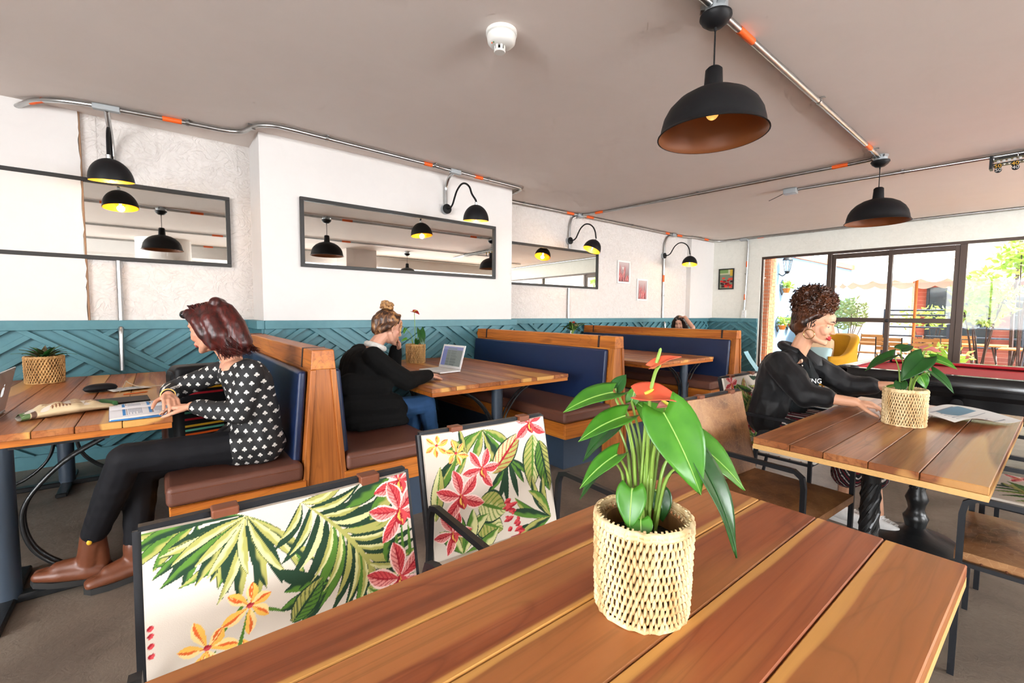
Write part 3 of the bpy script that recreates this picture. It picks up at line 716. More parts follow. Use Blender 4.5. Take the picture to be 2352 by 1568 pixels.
cafe_table(2.07, 3.70, .132, .86, 'teak plank cafe table at which the curly-haired woman sits', [0, .17, .315, .46, .58, .728], ['teak_pale'], ((.33, .37), (1.28, .36)))
# ================================================================== FLORAL PRINT PAINTER
CR, DG, MG, OL, PL = srgb(210, 199, 185), srgb(30, 58, 38), srgb(82, 124, 44), srgb(164, 162, 88), srgb(206, 204, 146)
PK, LP, RD, YL, OR = srgb(208, 74, 78), srgb(232, 150, 144), srgb(160, 26, 42), srgb(238, 186, 84), srgb(224, 104, 44)
class Cloth:
    def __init__(s, w, h, res):
        s.w, s.h = w, h; s.nu, s.nv = max(2, int(w/res)), max(2, int(h/res))
        u = np.linspace(0, w, s.nu+1); v = np.linspace(0, h, s.nv+1); s.X, s.Y = np.meshgrid(u, v)
        s.C = np.empty(s.X.shape+(3,)); s.C[:] = CR
    def leaf(s, b, tip, W, c1, c2=None, vein=None, bend=0.0, peak=.45, stripes=0, edge=None):
        b = np.array(b); d = np.array(tip)-b; L = np.hypot(*d)
        if L < 1e-6: return
        d = d/L; n = np.array([-d[1], d[0]])
        lo = np.minimum(b, b+d*L)-W-abs(bend)*L; hi = np.maximum(b, b+d*L)+W+abs(bend)*L
        i0, i1 = np.searchsorted(s.X[0], [lo[0], hi[0]]); j0, j1 = np.searchsorted(s.Y[:, 0], [lo[1], hi[1]])
        if i1 <= i0 or j1 <= j0: return
        X, Y = s.X[j0:j1, i0:i1]-b[0], s.Y[j0:j1, i0:i1]-b[1]
        t = (X*d[0]+Y*d[1])/L; q = (X*n[0]+Y*n[1])-bend*L*4*t*(1-t)
        tt = np.clip(t, 0, 1); e = math.log(.5)/math.log(peak); pr = np.sin(np.pi*tt**e)**.85
        wd = W*pr*.5+1e-9; r = q/wd; m = (t > 0) & (t < 1) & (np.abs(r) < 1)
        C = s.C[j0:j1, i0:i1]
        col = np.empty(X.shape+(3,)); col[:] = c1
        if c2 is not None:
            k = np.clip(r*2.5+.3+.35*np.sin(t*26+r*3), 0, 1)[..., None]; col = col*(1-k)+np.array(c2)*k
        if stripes:
            k = (np.sin((t*stripes-np.abs(r)*2.2)*2*np.pi) > .55)[..., None]*.75; col = col*(1-k)+np.array(vein if vein is not None else c1)*k
        if vein is not None: col[np.abs(r) < .10] = vein
        if edge is not None: col[np.abs(r) > .78] = edge
        elif W > .015 and c1 in (OL, MG, PL): col[np.abs(r) > .86] = DG
        C[m] = col[m]
    def line(s, p, q, w, c, bend=0): s.leaf(p, q, w, c, bend=bend, peak=.5)
    def frond(s, p, q, n, Ll, W, cols, bend=.08, spread=1.0):
        p, q = np.array(p), np.array(q); d = (q-p); L = np.hypot(*d); d /= L; nn = np.array([-d[1], d[0]])
        for i in range(n):
            t = i/(n-1); c = p+d*L*t+nn*bend*L*4*t*(1-t)
            for sd in (-1, 1):
                a = (d*(.35+.5*t)+nn*sd*spread*(1.0-.45*t)); a /= np.hypot(*a); l = Ll*(.55+.75*math.sin(PI*min(1, t*.85+.12)))
                k = random.randrange(len(cols)); s.leaf(c, c+a*l, W, cols[k], cols[(k+1) % len(cols)] if random.random() < .6 else None, bend=.12*sd*-1)
        s.line(p, q, .008, OL, bend)
    def fan(s, c, angs, Ll, W, cols):
        for a in angs:
            l = Ll*random.uniform(.75, 1.15); k = random.randrange(len(cols))
            s.leaf(c, (c[0]+l*math.cos(a), c[1]+l*math.sin(a)), W, cols[k], cols[(k+1) % len(cols)], bend=random.uniform(-.12, .12), peak=.55)
    def orchid(s, c, R, rot=0):
        for k, a in enumerate((90, 150, 30, 215, 325)):
            a = math.radians(a)+rot; l = R*(1.0 if k < 3 else 1.05)
            s.leaf(c, (c[0]+l*math.cos(a), c[1]+l*math.sin(a)), R*.5, PK, LP, RD, bend=.06*(1 if k % 2 else -1), peak=.55, stripes=7, edge=srgb(246, 210, 204))
        s.leaf((c[0], c[1]+R*.1), (c[0]+R*.1, c[1]-R*.5), R*.42, RD, PK, YL, peak=.55); s.leaf((c[0], c[1]-R*.05), (c[0]+.02*R, c[1]-R*.35), R*.16, YL, RD)
    def lily(s, c, R, rot=0):
        for a in (80, 140, 205, 265, 320, 20):
            a = math.radians(a)+rot; l = R*random.uniform(.8, 1.1)
            s.leaf(c, (c[0]+l*math.cos(a), c[1]+l*math.sin(a)), R*.42, YL, srgb(246, 216, 150), OR, bend=random.uniform(-.1, .1), peak=.6, stripes=0)
            s.leaf((c[0]+.35*l*math.cos(a), c[1]+.35*l*math.sin(a)), (c[0]+l*math.cos(a), c[1]+l*math.sin(a)), R*.10, OR, bend=.1)
        s.leaf((c[0]-R*.12, c[1]), (c[0]+R*.16, c[1]+R*.05), R*.2, PK, RD)
def floral(kind, w, h, res):
    random.seed(kind*13+3); c = Cloth(w, h, res); P = lambda u, v: (u*w, v*h); G = [DG, MG, OL]
    if kind == 1:
        c.line(P(.19, .47), P(.31, .62), .008, MG); c.line(P(.10, .22), P(.2, .45), .008, MG); c.line(P(.31, .55), P(.43, .5), .007, MG, .1); c.line(P(.22, .22), P(.42, .02), .008, DG); c.line(P(.3, .4), P(.44, .24), .007, MG)
        c.fan(P(.16, 1.0), [math.radians(x) for x in (185, 198, 212, 226, 242, 256)], .12, .022, G)
        c.fan(P(.32, .98), [math.radians(x) for x in (186, 193, 200, 207, 214, 222, 230, 238, 246, 254, 262, 270, 280, 290, 302, 314)], .165, .024, [DG, OL, MG, DG])
        c.fan(P(.32, .98), [math.radians(x) for x in (196, 206, 219, 234, 249, 268, 296, 308)], .15, .018, [OL, PL])
        c.fan(P(.62, .55), [math.radians(x) for x in (150, 170, 188, 205, 222, 60, 80, 100)], .12, .03, [DG, DG, MG])
        c.frond(P(.52, .98), P(.83, .44), 14, .125, .024, [DG, OL, MG, DG], .07)
        c.frond(P(.52, .98), P(.81, .47), 11, .10, .013, [OL, PL], .07)
        c.leaf(P(.45, .44), P(.58, .60), .05, MG, OL, DG, stripes=8); c.leaf(P(.41, .20), P(.47, .43), .048, MG, OL, DG, stripes=8); c.leaf(P(.50, .30), P(.49, .44), .02, DG); c.leaf(P(.55, .22), P(.74, .36), .04, DG, MG, OL, bend=.15); c.leaf(P(.60, .14), P(.78, .28), .05, DG, MG); c.fan(P(.62, .02), [math.radians(x) for x in (40, 62, 84, 106, 128, 150)], .11, .026, [DG, MG, OL])
        c.leaf(P(.76, .46), P(.92, .30), .08, PL, OL, MG, stripes=7, edge=CR); c.leaf(P(.70, .9), P(.92, 1.0), .04, MG, DG); c.leaf(P(.8, .8), P(.95, .95), .045, OL, MG); c.leaf(P(.86, .55), P(.9, .72), .03, DG, MG)
        for u in (.9, .93, .965): c.line(P(u, .1), P(u+.02, .75), .012, MG)
        c.orchid(P(.96, .97), .07, .8); c.orchid(P(.945, .80), .078, .3); c.orchid(P(.915, .44), .088, .1)
        c.lily(P(.31, .58), .052); c.lily(P(.17, .46), .052, .5); c.lily(P(.28, .33), .055, .2); c.lily(P(.10, .16), .055, .8); c.lily(P(.36, .10), .05, .3); c.leaf(P(.03, .3), P(.1, .2), .03, OR, YL, RD)
        for v in (.60, .57, .53, .49, .36): c.leaf(P(.008, v), P(.022, v+.022), .009, PK, RD)
        c.line(P(.30, .56), P(.14, .12), .009, MG, .05); c.line(P(.20, .30), P(.42, .16), .008, DG); c.line(P(.28, .33), P(.44, .22), .007, MG)
    elif kind == 2:
        c.fan(P(.45, .98), [math.radians(x) for x in (200, 212, 224, 240, 262, 286, 305, 325)], .17, .034, G); c.fan(P(.30, .80), [math.radians(x) for x in (100, 130, 160, 200, 230)], .10, .022, [DG, MG, OL]); c.fan(P(.62, .72), [math.radians(x) for x in (225, 245, 262, 280, 300, 318)], .15, .026, [DG, DG, MG])
        c.leaf(P(.48, .62), P(.76, .90), .085, OL, PL, RD, stripes=7); c.leaf(P(.88, .86), P(.80, .40), .10, OL, PL, MG, stripes=9); c.leaf(P(.93, .8), P(.97, .34), .09, MG, OL, DG, stripes=9)
        c.leaf(P(.30, .30), P(.52, .16), .11, OL, PL, MG, stripes=8); c.leaf(P(.34, .42), P(.56, .30), .12, PL, OL, MG, stripes=7)
        c.fan(P(.95, .12), [math.radians(x) for x in (95, 112, 128, 145, 160, 178, 200)], .19, .035, [DG, MG, OL]); c.fan(P(.2, .06), [math.radians(x) for x in (20, 45, 70, 100, 130)], .16, .05, [PL, MG, OL])
        c.leaf(P(.04, .55), P(.22, .8), .05, MG, DG, OL); c.leaf(P(.03, .35), P(.10, .75), .05, OL, PL, MG)
        c.lily(P(.09, .91), .045); c.lily(P(.22, .83), .048, .4); c.orchid(P(.40, .68), .075, -.5); c.orchid(P(.22, .50), .092, .2); c.orchid(P(.14, .24), .07, .6); c.orchid(P(.86, .97), .085, .0)
        for k in range(16): c.leaf(P(.62+random.uniform(-.07, .07), .38-k*.021), P(.62+random.uniform(-.1, .1), .36-k*.021), .018, PK, RD)
    else:
        for k in range(9): c.leaf(P(random.random(), random.random()), P(random.random(), random.random()), .08, random.choice(G), random.choice([OL, MG, PL]), random.choice([DG, RD]), stripes=6)
        c.fan(P(.3, .9), [random.uniform(3.2, 6.2) for _ in range(9)], .2, .04, G); c.frond(P(.9, .95), P(.55, .2), 8, .14, .03, [DG, MG, OL])
        for k in range(5): c.orchid(P(random.uniform(.05, .8), random.uniform(.1, .95)), .085, random.uniform(-1, 1))
    return c
def painted_panel(name, c, fn, parent, thick):
    """fn(u, v, d) with u, v in metres; front face carries the print"""
    nu, nv = c.nu, c.nv; X, Y = c.X.ravel(), c.Y.ravel()
    V = np.array([fn(x, y, 0) for x, y in zip(X, Y)], dtype=np.float32) if False else fn(X, Y, 0.0)
    idx = np.arange((nu+1)*(nv+1)).reshape(nv+1, nu+1)
    q = np.stack([idx[:-1, :-1], idx[:-1, 1:], idx[1:, 1:], idx[1:, :-1]], -1).reshape(-1, 4)
    # coarse back skin and rim
    bu, bv = np.meshgrid(np.linspace(0, c.w, 13), np.linspace(0, c.h, 11)); B = fn(bu.ravel(), bv.ravel(), thick); off = len(V)
    bi = np.arange(13*11).reshape(11, 13)+off; qb = np.stack([bi[:-1, :-1], bi[1:, :-1], bi[1:, 1:], bi[:-1, 1:]], -1).reshape(-1, 4)
    rim = []
    loop = [(0, 0), (c.w, 0), (c.w, c.h), (0, c.h)]; R = []
    n = 24
    for k in range(4):
        a, b = loop[k], loop[(k+1) % 4]
        for j in range(n): R.append((a[0]+(b[0]-a[0])*j/n, a[1]+(b[1]-a[1])*j/n))
    R = np.array(R); r0, r1 = fn(R[:, 0], R[:, 1], 0.0), fn(R[:, 0], R[:, 1], thick); o2 = off+len(B); m = len(R)
    ri = np.arange(m); qr = np.stack([o2+ri, o2+(ri+1) % m, o2+m+(ri+1) % m, o2+m+ri], -1)
    V = np.concatenate([V, B, r0, r1]); Q = np.concatenate([q, qb, qr])
    me = bpy.data.meshes.new(name); me.from_pydata(V.tolist(), [], Q.tolist()); me.materials.append(MATS['floral_print'])
    cols = np.concatenate([c.C.reshape(-1, 3), np.tile(CR, (len(B)+2*m, 1))]); setpaint(me, cols)
    me.polygons.foreach_set('use_smooth', [True]*len(me.polygons)); me.update()
    o = bpy.data.objects.new(name, me); COL.objects.link(o); o.parent = parent; return o
# ================================================================== CHAIRS
def chair(label, group, kind, res=.004):
    t = thing('dining_chair', label, 'chair', (0, 0, 0), 0, group)
    b = .0105
    for s in (-1, 1):
        x = s*.275
        arm = [(x, -.235, 0), (x, -.235, .60), (x, -.228, .64), (x, -.20, .66), (x, .16, .66), (x, .195, .65), (x, .21, .615), (x, .225, .40)]
        mk('arm_frame', MB().tube(arm, b*1.25, 4), 'black_metal', t); mk('leg', MB().tube([(x, .20, .40), (x, .27, 0)], b*1.2, 4), 'black_metal', t)
        mk('back_post', MB().tube([(x*.97, .215, .40), (x*.97, .325, .865)], b*1.25, 4), 'black_metal', t)
    for y in (-.235, .205): mk('seat_rail', MB().tube([(-.275, y, .42), (.275, y, .42)], b, 4), 'black_metal', t)
    for s in (-1, 1): mk('seat_rail', MB().tube([(s*.275, -.235, .42), (s*.275, .205, .42)], b, 4), 'black_metal', t)
    mk('top_rail', MB().tube([(-.267, .325, .865), (.267, .325, .865)], b*1.25, 4), 'black_metal', t)
    for k in range(8):
        z = .47+k*.048; mk('back_cord', MB().tube([(-.265, .215+(z-.4)*.2366, z), (.265, .215+(z-.4)*.2366, z)], .004, 5), 'black_matte', t)
    for k in range(7): mk('seat_cord', MB().tube([(-.27, -.18+k*.06, .425), (.27, -.18+k*.06, .425)], .004, 5), 'strap_leather', t)
    w, h = .525, .44
    def fb(u, v, d):
        u = np.asarray(u, float); v = np.asarray(v, float); z = .425+v
        bul = .012*np.sin(np.pi*u/w)*np.sin(np.pi*np.clip(v/h, 0, 1)); wav = .0022*np.sin(u*34)*np.clip(v/h-.6, 0, 1)
        return np.stack([u-w/2, .215+(z-.4)*.2366-.012-bul+wav-.012+d+0*u, z-.004*np.sin(np.pi*u/w)], -1)
    def fs(u, v, d):
        u = np.asarray(u, float); v = np.asarray(v, float)
        return np.stack([u-.25, -.25+v, .452+.010*np.sin(np.pi*u/.5)*np.sin(np.pi*v/.46)-d+0*u], -1)
    if kind:
        painted_panel('back_panel', floral(kind, w, h, res), fb, t, .012)
        painted_panel('seat_pad', floral(kind+4, .5, .45, max(res, .005)), fs, t, .026)
    else:
        mb = MB(); q = fb(*[a.ravel() for a in np.meshgrid(np.linspace(0, w, 15), np.linspace(0, h, 13))], 0.0)
        def solid(name, f, W, H, th):
            g = np.meshgrid(np.linspace(0, W, 15), np.linspace(0, H, 13)); A = f(g[0].ravel(), g[1].ravel(), 0.0); B = f(g[0].ravel(), g[1].ravel(), th); n = len(A); mb = MB()
            I = lambda i, j: j*15+i
            fsx = [(I(i, j), I(i+1, j), I(i+1, j+1), I(i, j+1)) for j in range(12) for i in range(14)]+[(n+I(i, j), n+I(i, j+1), n+I(i+1, j+1), n+I(i+1, j)) for j in range(12) for i in range(14)]
            ring = [I(i, 0) for i in range(14)]+[I(14, j) for j in range(12)]+[I(i, 12) for i in range(14, 0, -1)]+[I(0, j) for j in range(12, 0, -1)]
            fsx += [(ring[k], ring[(k+1) % len(ring)], n+ring[(k+1) % len(ring)], n+ring[k]) for k in range(len(ring))]
            mb.add(A.tolist()+B.tolist(), fsx); return mk(name, mb, 'tan_leather', t, 40)
        solid('back_panel', fb, w, h, .018); solid('seat_pad', fs, .5, .46, .034)
    for x in (-.13, .17): mk('leather_strap', MB().box(x-.024, x+.024, .300, .339, .845, .8795), 'strap_leather', t, bevel=.004, seg=2)
    return t
place(chair('wide floral fabric armchair pushed against the table closest to the camera', 'floral chairs', 1, .0017), (.238, .80, 0), 0).scale = (1.05, 1, 1)
place(chair('floral fabric armchair beside the basket plant, pushed back from the closest table', 'floral chairs', 2, .0019), (.965, 1.075, 0), -.06).scale = (1.03, 1, 1)
cC = place(chair('tan leather armchair in front of the woman at the cafe table', 'leather chairs', 0), (2.30, .855, 0), -.05)
place(chair('floral fabric armchair on which the curly-haired woman sits', 'floral chairs', 3), (3.22, 1.13, 0), -.02)
c5 = copy_tree(cC); place(c5, (2.50, -.02, 0), PI+.04, 'tan leather armchair cut by the picture edge at the right')
place(chair('floral fabric armchair half hidden behind the leather chair at the picture edge', 'floral chairs', 5), (3.28, -.03, 0), PI-.03)
# ================================================================== POOL TABLE
t = thing('pool_table', 'black pool table with red cloth in front of the windows', 'pool table', (5.85, .1, 0)); HX, HY = .75, 1.31
mk('slate', MB().box(-HX+.1, HX-.1, -HY+.1, HY-.1, .70, .765), 'pool_cloth', t)
def rail(name, poly, a, b, fn, mat): return mk(name, MB().prism(poly, fn, a, b), mat, t, bevel=.006, seg=2)
outer = [(0, .70), (.115, .70), (.115, .80), (.10, .806), (.012, .806), (0, .79)]
for s in (-1, 1):
    mk('rail', MB().prism(outer, lambda u, v, d: (s*(HX-u), d, v), -HY, HY), 'pool_black', t, bevel=.006, seg=2)
    mk('rail', MB().prism(outer, lambda u, v, d: (d, s*(HY-u), v), -HX, HX), 'pool_black', t, bevel=.006, seg=2)
    mk('cushion', MB().prism([(.115, .768), (.165, .785), (.16, .80), (.115, .805)], lambda u, v, d: (s*(HX-u), d, v), -HY+.18, HY-.18), 'pool_cloth', t)
    mk('cushion', MB().prism([(.115, .768), (.165, .785), (.16, .80), (.115, .805)], lambda u, v, d: (d, s*(HY-u), v), -HX+.18, HX-.18), 'pool_cloth', t)
    mk('skirt', MB().prism([(.0, .46), (.03, .46), (.03, .70), (-.01, .70), (-.01, .66), (.012, .62), (.012, .52), (-.004, .49)], lambda u, v, d: (s*(HX-.03-u), d, v), -HY+.03, HY-.03), 'pool_black', t)
    mk('skirt', MB().prism([(.0, .46), (.03, .46), (.03, .70), (-.01, .70), (-.01, .66), (.012, .62), (.012, .52), (-.004, .49)], lambda u, v, d: (d, s*(HY-.03-u), v), -HX+.03, HX-.03), 'pool_black', t)
    for q in (-1, 0, 1):
        px_, py_ = s*(HX-.1), q*(HY-.1); mk('pocket', MB().lathe([(.062, .70), (.062, .812), (.075, .812), (.078, .80), (.078, .70)], 18, (px_, py_, 0), caps=False), 'black_matte', t, 50)
    for q in (-1, 1): mk('leg', MB().lathe([(.10, 0), (.10, .03), (.06, .06), (.07, .2), (.11, .38), (.12, .46)], 16, (s*(HX-.22), q*(HY-.24), 0)), 'pool_black', t, 50)
for k in range(9):
    y = -HY+.3+k*.25
    mk('sight', MB().lathe([(.007, .806), (.007, .8075)], 8, (-HX+.055, y, 0)), 'white_plastic', t)
for y in (.45, -.25): mk('badge', MB().lathe([(.04, 0), (.04, .006), (.03, .01)], 18, mat=Matrix.Translation((-HX+.018, y, .575)) @ Matrix.Rotation(-PI/2, 4, 'Y')), 'black_matte', t, 40)
# ================================================================== YELLOW ARMCHAIR AND OTHER FAR FURNITURE
t = thing('tub_armchair', 'mustard yellow velvet tub armchair by the patio window', 'armchair', (9.0, 2.62, 0), math.radians(150))
def shell(u, v):
    a = math.radians(-128)+math.radians(256)*u; top = .60+.36*math.exp(-(abs(u-.5)/.30)**4); k = v*4
    ri, ro = .36, .46
    if k <= 1: r, z = ro-.03, .14+(top-.2)*k+.0
    elif k <= 2: r, z = ro-(k-1)*.03, top-.06+.06*math.sin((k-1)*PI/2)
    elif k <= 3: r, z = ro-.03-(k-2)*(ro-ri-.02), top-.02*(k-2)
    else: r, z = ri-.01*(k-3), top-.02-(top-.40)*(k-3)
    return (-r*math.cos(a), r*math.sin(a), z)
o = mk('backrest', MB().grid(shell, 40, 12), 'yellow_velvet', t, 60)
so = o.modifiers.new('thick', 'SOLIDIFY'); so.thickness = .03; so.offset = 0
mk('seat_cushion', MB().lathe([(.36, .25), (.39, .30), (.39, .40), (.36, .44), (.001, .45)], 30), 'yellow_velvet', t, 60)
mk('base', MB().lathe([(.40, .12), (.42, .15), (.42, .25), (.38, .26)], 30), 'yellow_velvet', t, 60)
for k in range(4):
    a = PI/4+k*PI/2; mk('leg', MB().tube([(.3*math.cos(a), .3*math.sin(a), .13), (.33*math.cos(a), .33*math.sin(a), 0)], [.02, .012], 8), 'patio_wood', t)
def pillow(label, loc, rot, mat, sz=.4):
    mb = MB()
    def f(u, v, sgn):
        a, b = (u-.5)*2, (v-.5)*2; p = (1-a**4)*(1-b**4); return (a*sz/2*(1-.06*b*b), sgn*.065*max(p, 0)**.5, b*sz/2*(1-.06*a*a))
    mb.grid(lambda u, v: f(u, v, 1), 12, 12); mb.grid(lambda u, v: f(u, v, -1), 12, 12)
    o = mk('cushion', mb, mat, None, 60, loc=loc, rot=rot); return tag(o, label, 'cushion')
pillow('beige cushion leaning in the yellow armchair', (8.93, 2.68, .70), (.35, 0, math.radians(100)), 'beige_cloth')
pillow('pale blue cushion low in the yellow armchair', (8.66, 2.60, .60), (.5, 0, math.radians(85)), 'paleblue_cloth', .34)
t = thing('shell_chair', 'light blue plastic chair behind the curly-haired woman', 'chair', (6.75, 2.85, 0), .4)
mk('shell', MB().grid(lambda u, v: ((u-.5)*.44*(1-.25*max(0, v-.5)), .2*v-.08-.05*math.cos((u-.5)*PI)+(.18*(1-v)**2)*-1, .44+.34*max(0, v-.35)**.9*1.4), 12, 12), 'lightblue_shell', t, 60)
for x in (-.18, .18):
    for y in (-.2, .16): mk('leg', MB().tube([(x*.7, y*.7, .44), (x, y, 0)], .012, 6), 'black_metal', t)
t = thing('low_bench', 'low brown wooden bench under the wainscot by the patio window', 'bench', (8.6, 4.35, 0))
mk('seat', MB().box(-.6, .6, -.25, .25, .40, .46), 'pine', t, bevel=.006, seg=1)
for x in (-.5, .5): mk('leg', MB().box(x-.04, x+.04, -.22, .22, 0, .40), 'pine_z', t)
o = tag(mk('storage_box', MB().lathe([(.13, 0), (.15, .14), (.155, .15), (.155, .17), (.001, .172)], 4), 'mint_box', None, bevel=.012, seg=2, loc=(8.3, 4.3, .46), rot=(0, 0, .5)), 'small mint green box standing on the low bench', 'box')
# ================================================================== MIRRORS AND PICTURES
def mirror(x0, x1, z0, z1, y, label):
    t = thing('wall_mirror', label, 'mirror', ((x0+x1)/2, y, (z0+z1)/2)); a, b, f = (x1-x0)/2, (z1-z0)/2, .034
    mk('mirror_glass', MB().box(-a+f-.004, a-f+.004, -.014, -.010, -b+f-.004, b-f+.004), 'mirror_glass', t); mk('backing', MB().box(-a+.01, a-.01, -.009, 0, -b+.01, b-.01), 'frame_black', t)
    for z in (-1, 1): mk('frame_bar', MB().box(-a, a, -.034, 0, *sorted((z*b, z*(b-f)))), 'frame_black', t, bevel=.002, seg=1)
    for x in (-1, 1): mk('frame_bar', MB().box(*sorted((x*a, x*(a-f))), -.034, 0, -b+f, b-f), 'frame_black', t, bevel=.002, seg=1)
    return t
mirror(-1.735, .60, 1.72, 2.395, D-.005, 'long black-framed mirror above the woman with the book')
mirror(1.116, 3.448, 1.725, 2.392, DP-.002, 'long black-framed mirror in the middle of the white pillar')
mirror(3.74, 6.055, 1.71, 2.34, D-.002, 'long black-framed mirror beyond the white pillar')
def picture(cloth, fn, frame_mat, parent, name='print'):
    o = painted_panel(name, cloth, fn, parent, .002); o.data.materials[0] = MATS['print']; return o
def bottles(w, h):
    c = Cloth(w, h, .005); c.C[:] = srgb(196, 176, 176); rnd = random.Random(int(w*1000)+int(h*77))
    k = (c.Y/h)[..., None]; c.C = c.C*k+np.array(srgb(92, 52, 56))*(1-k)
    for i in range(12):
        x = rnd.random()*w; c.leaf((x, 0), (x+rnd.uniform(-.04, .08), h*rnd.uniform(.3, .9)), .035, srgb(168, 60, 66), srgb(210, 150, 146), None, peak=.4)
    return c
def framed(label, x0, x1, z0, z1):
    t = thing('framed_picture', label, 'picture', ((x0+x1)/2, D-.002, (z0+z1)/2), group='white framed pictures'); a, b, f = (x1-x0)/2, (z1-z0)/2, .032
    for z in (-1, 1): mk('frame_bar', MB().box(-a, a, -.022, 0, *sorted((z*b, z*(b-f)))), 'white_frame', t, bevel=.003, seg=1)
    for x in (-1, 1): mk('frame_bar', MB().box(*sorted((x*a, x*(a-f))), -.022, 0, -b+f, b-f), 'white_frame', t, bevel=.003, seg=1)
    w, h = 2*(a-f), 2*(b-f); picture(bottles(w, h), lambda u, v, d: np.stack([u-w/2+0*v, -.008+d+0*u, v-h/2+0*u], -1), None, t)
    if z1 > 2.2:
        for zz, ww in ((.075, .05), (.052, .035)): mk('lettering', MB().box(-ww/2-.02, ww/2-.02, -.0095, -.0085, zz, zz+.012), 'white_frame', t)
framed('higher white-framed picture of pink bottles on the plaster wall', 6.60, 6.97, 1.845, 2.26); framed('lower white-framed picture of pink bottles on the plaster wall', 7.195, 7.535, 1.54, 1.955)
t = thing('framed_picture', 'black-framed colourful picture beside the patio window', 'picture', wp(.375, 0, 2.066)); t.rotation_euler = (0, 0, math.atan2(WE.y, WE.x)); a, b, f = .165, .229, .024
for z in (-1, 1): mk('frame_bar', MB().box(-a, a, -.022, 0, *sorted((z*b, z*(b-f)))), 'frame_black', t)
for x in (-1, 1): mk('frame_bar', MB().box(*sorted((x*a, x*(a-f))), -.022, 0, -b+f, b-f), 'frame_black', t)
c = Cloth(.282, .41, .005); c.C[:] = srgb(120, 130, 110)
c.C[c.Y > .3] = srgb(190, 186, 150); c.C[(c.Y > .33) & (c.X < .18)] = srgb(120, 150, 90); c.C[(c.X > .22) & (c.Y > .27)] = srgb(206, 170, 60)
rnd = random.Random(4)
for k in range(30):
    x, y = rnd.random()*.25, rnd.random()*.22; m_ = (c.X > x) & (c.X < x+.06) & (c.Y > y) & (c.Y < y+.04); c.C[m_] = [srgb(200, 30, 30), srgb(160, 20, 24), srgb(60, 20, 22), srgb(220, 80, 60)][k % 4]
picture(c, lambda u, v, d: np.stack([u-.141+0*v, -.008+d+0*u, v-.205+0*u], -1), None, t)
# ================================================================== LAMPS
def pendant(loc, label, glow=1.0):
    t = thing('pendant_lamp', label, 'lamp', loc, group='black pendant lamps'); C0 = 0.0   # loc.z = ceiling
    mk('mount_box', MB().lathe([(.058, 0), (.058, -.052), (.05, -.055)], 20), 'box_grey', t, 40)
    for a in (0.5, 2.2, 4.0): mk('box_lug', MB().box(-.012, .012, -.02, .02, -.03, -.008, mat=Matrix.Rotation(a, 4, 'Z') @ Matrix.Translation((.066, 0, 0))), 'galvanized', t)
    mk('canopy', MB().lathe([(.078, -.055), (.08, -.068), (.072, -.078), (.068, -.088), (.04, -.112), (.008, -.118), (.006, -.135)], 28), 'black_matte', t, 50)
    mk('cord', MB().tube([(0, 0, -.12), (0, 0, -.325)], .0042, 8), 'black_matte', t, 60)
    out = [(.006, -.318), (.03, -.320), (.042, -.332), (.047, -.42), (.052, -.437), (.078, -.440), (.125, -.455), (.180, -.487), (.222, -.53), (.246, -.575), (.258, -.625), (.262, -.65), (.270, -.664), (.276, -.668), (.277, -.672)]
    mk('shade', MB().lathe(out+[(.270, -.672)], 48, caps=False), 'black_matte', t, 60)
    inn = [(.270, -.672), (.264, -.664), (.255, -.65), (.250, -.622), (.238, -.575), (.214, -.533), (.174, -.493), (.12, -.463), (.05, -.45), (.01, -.449)]
    mk('shade_lining', MB().lathe(inn, 48, caps=False), 'copper_inside', t, 60)
    mk('socket', MB().lathe([(.022, -.45), (.022, -.50), (.016, -.51)], 14), 'black_matte', t, 40)
    mk('bulb', MB().ball((0, 0, -.548), (.034, .034, .042), 14, 10), 'warm_bulb', t, 180)
    d = bpy.data.lights.new('pendant_light', 'POINT'); d.energy = .35*glow; d.color = (1, .55, .2); d.shadow_soft_size = .03; l = bpy.data.objects.new('pendant_light', d); COL.objects.link(l); l.parent = t; l.location = (0, 0, -.605)
    return t
emit('warm_bulb', (1, .45, .10), 1.2)
PEND = [((2.358, 1.256, CEIL), 'black dome pendant lamp largest in view, close under the ceiling'), ((5.833, 1.306, CEIL), 'black dome pendant lamp smaller in view, hanging before the patio window'), ((.12, 1.26, CEIL), 'black dome pendant lamp seen only reflected in the mirror')]
p0 = pendant(*PEND[0])
for l, s in PEND[1:]: c = copy_tree(p0); place(c, l, 0, s)
for l, s in (((1.6, -2.0, CEIL), 'black pendant lamp across the room beside the round column'), ((5.4, -2.0, CEIL), 'black pendant lamp across the room beside the square column')): c = copy_tree(p0); place(c, l, 0, s)
emit('bulb_core', (1, .62, .22), 40)
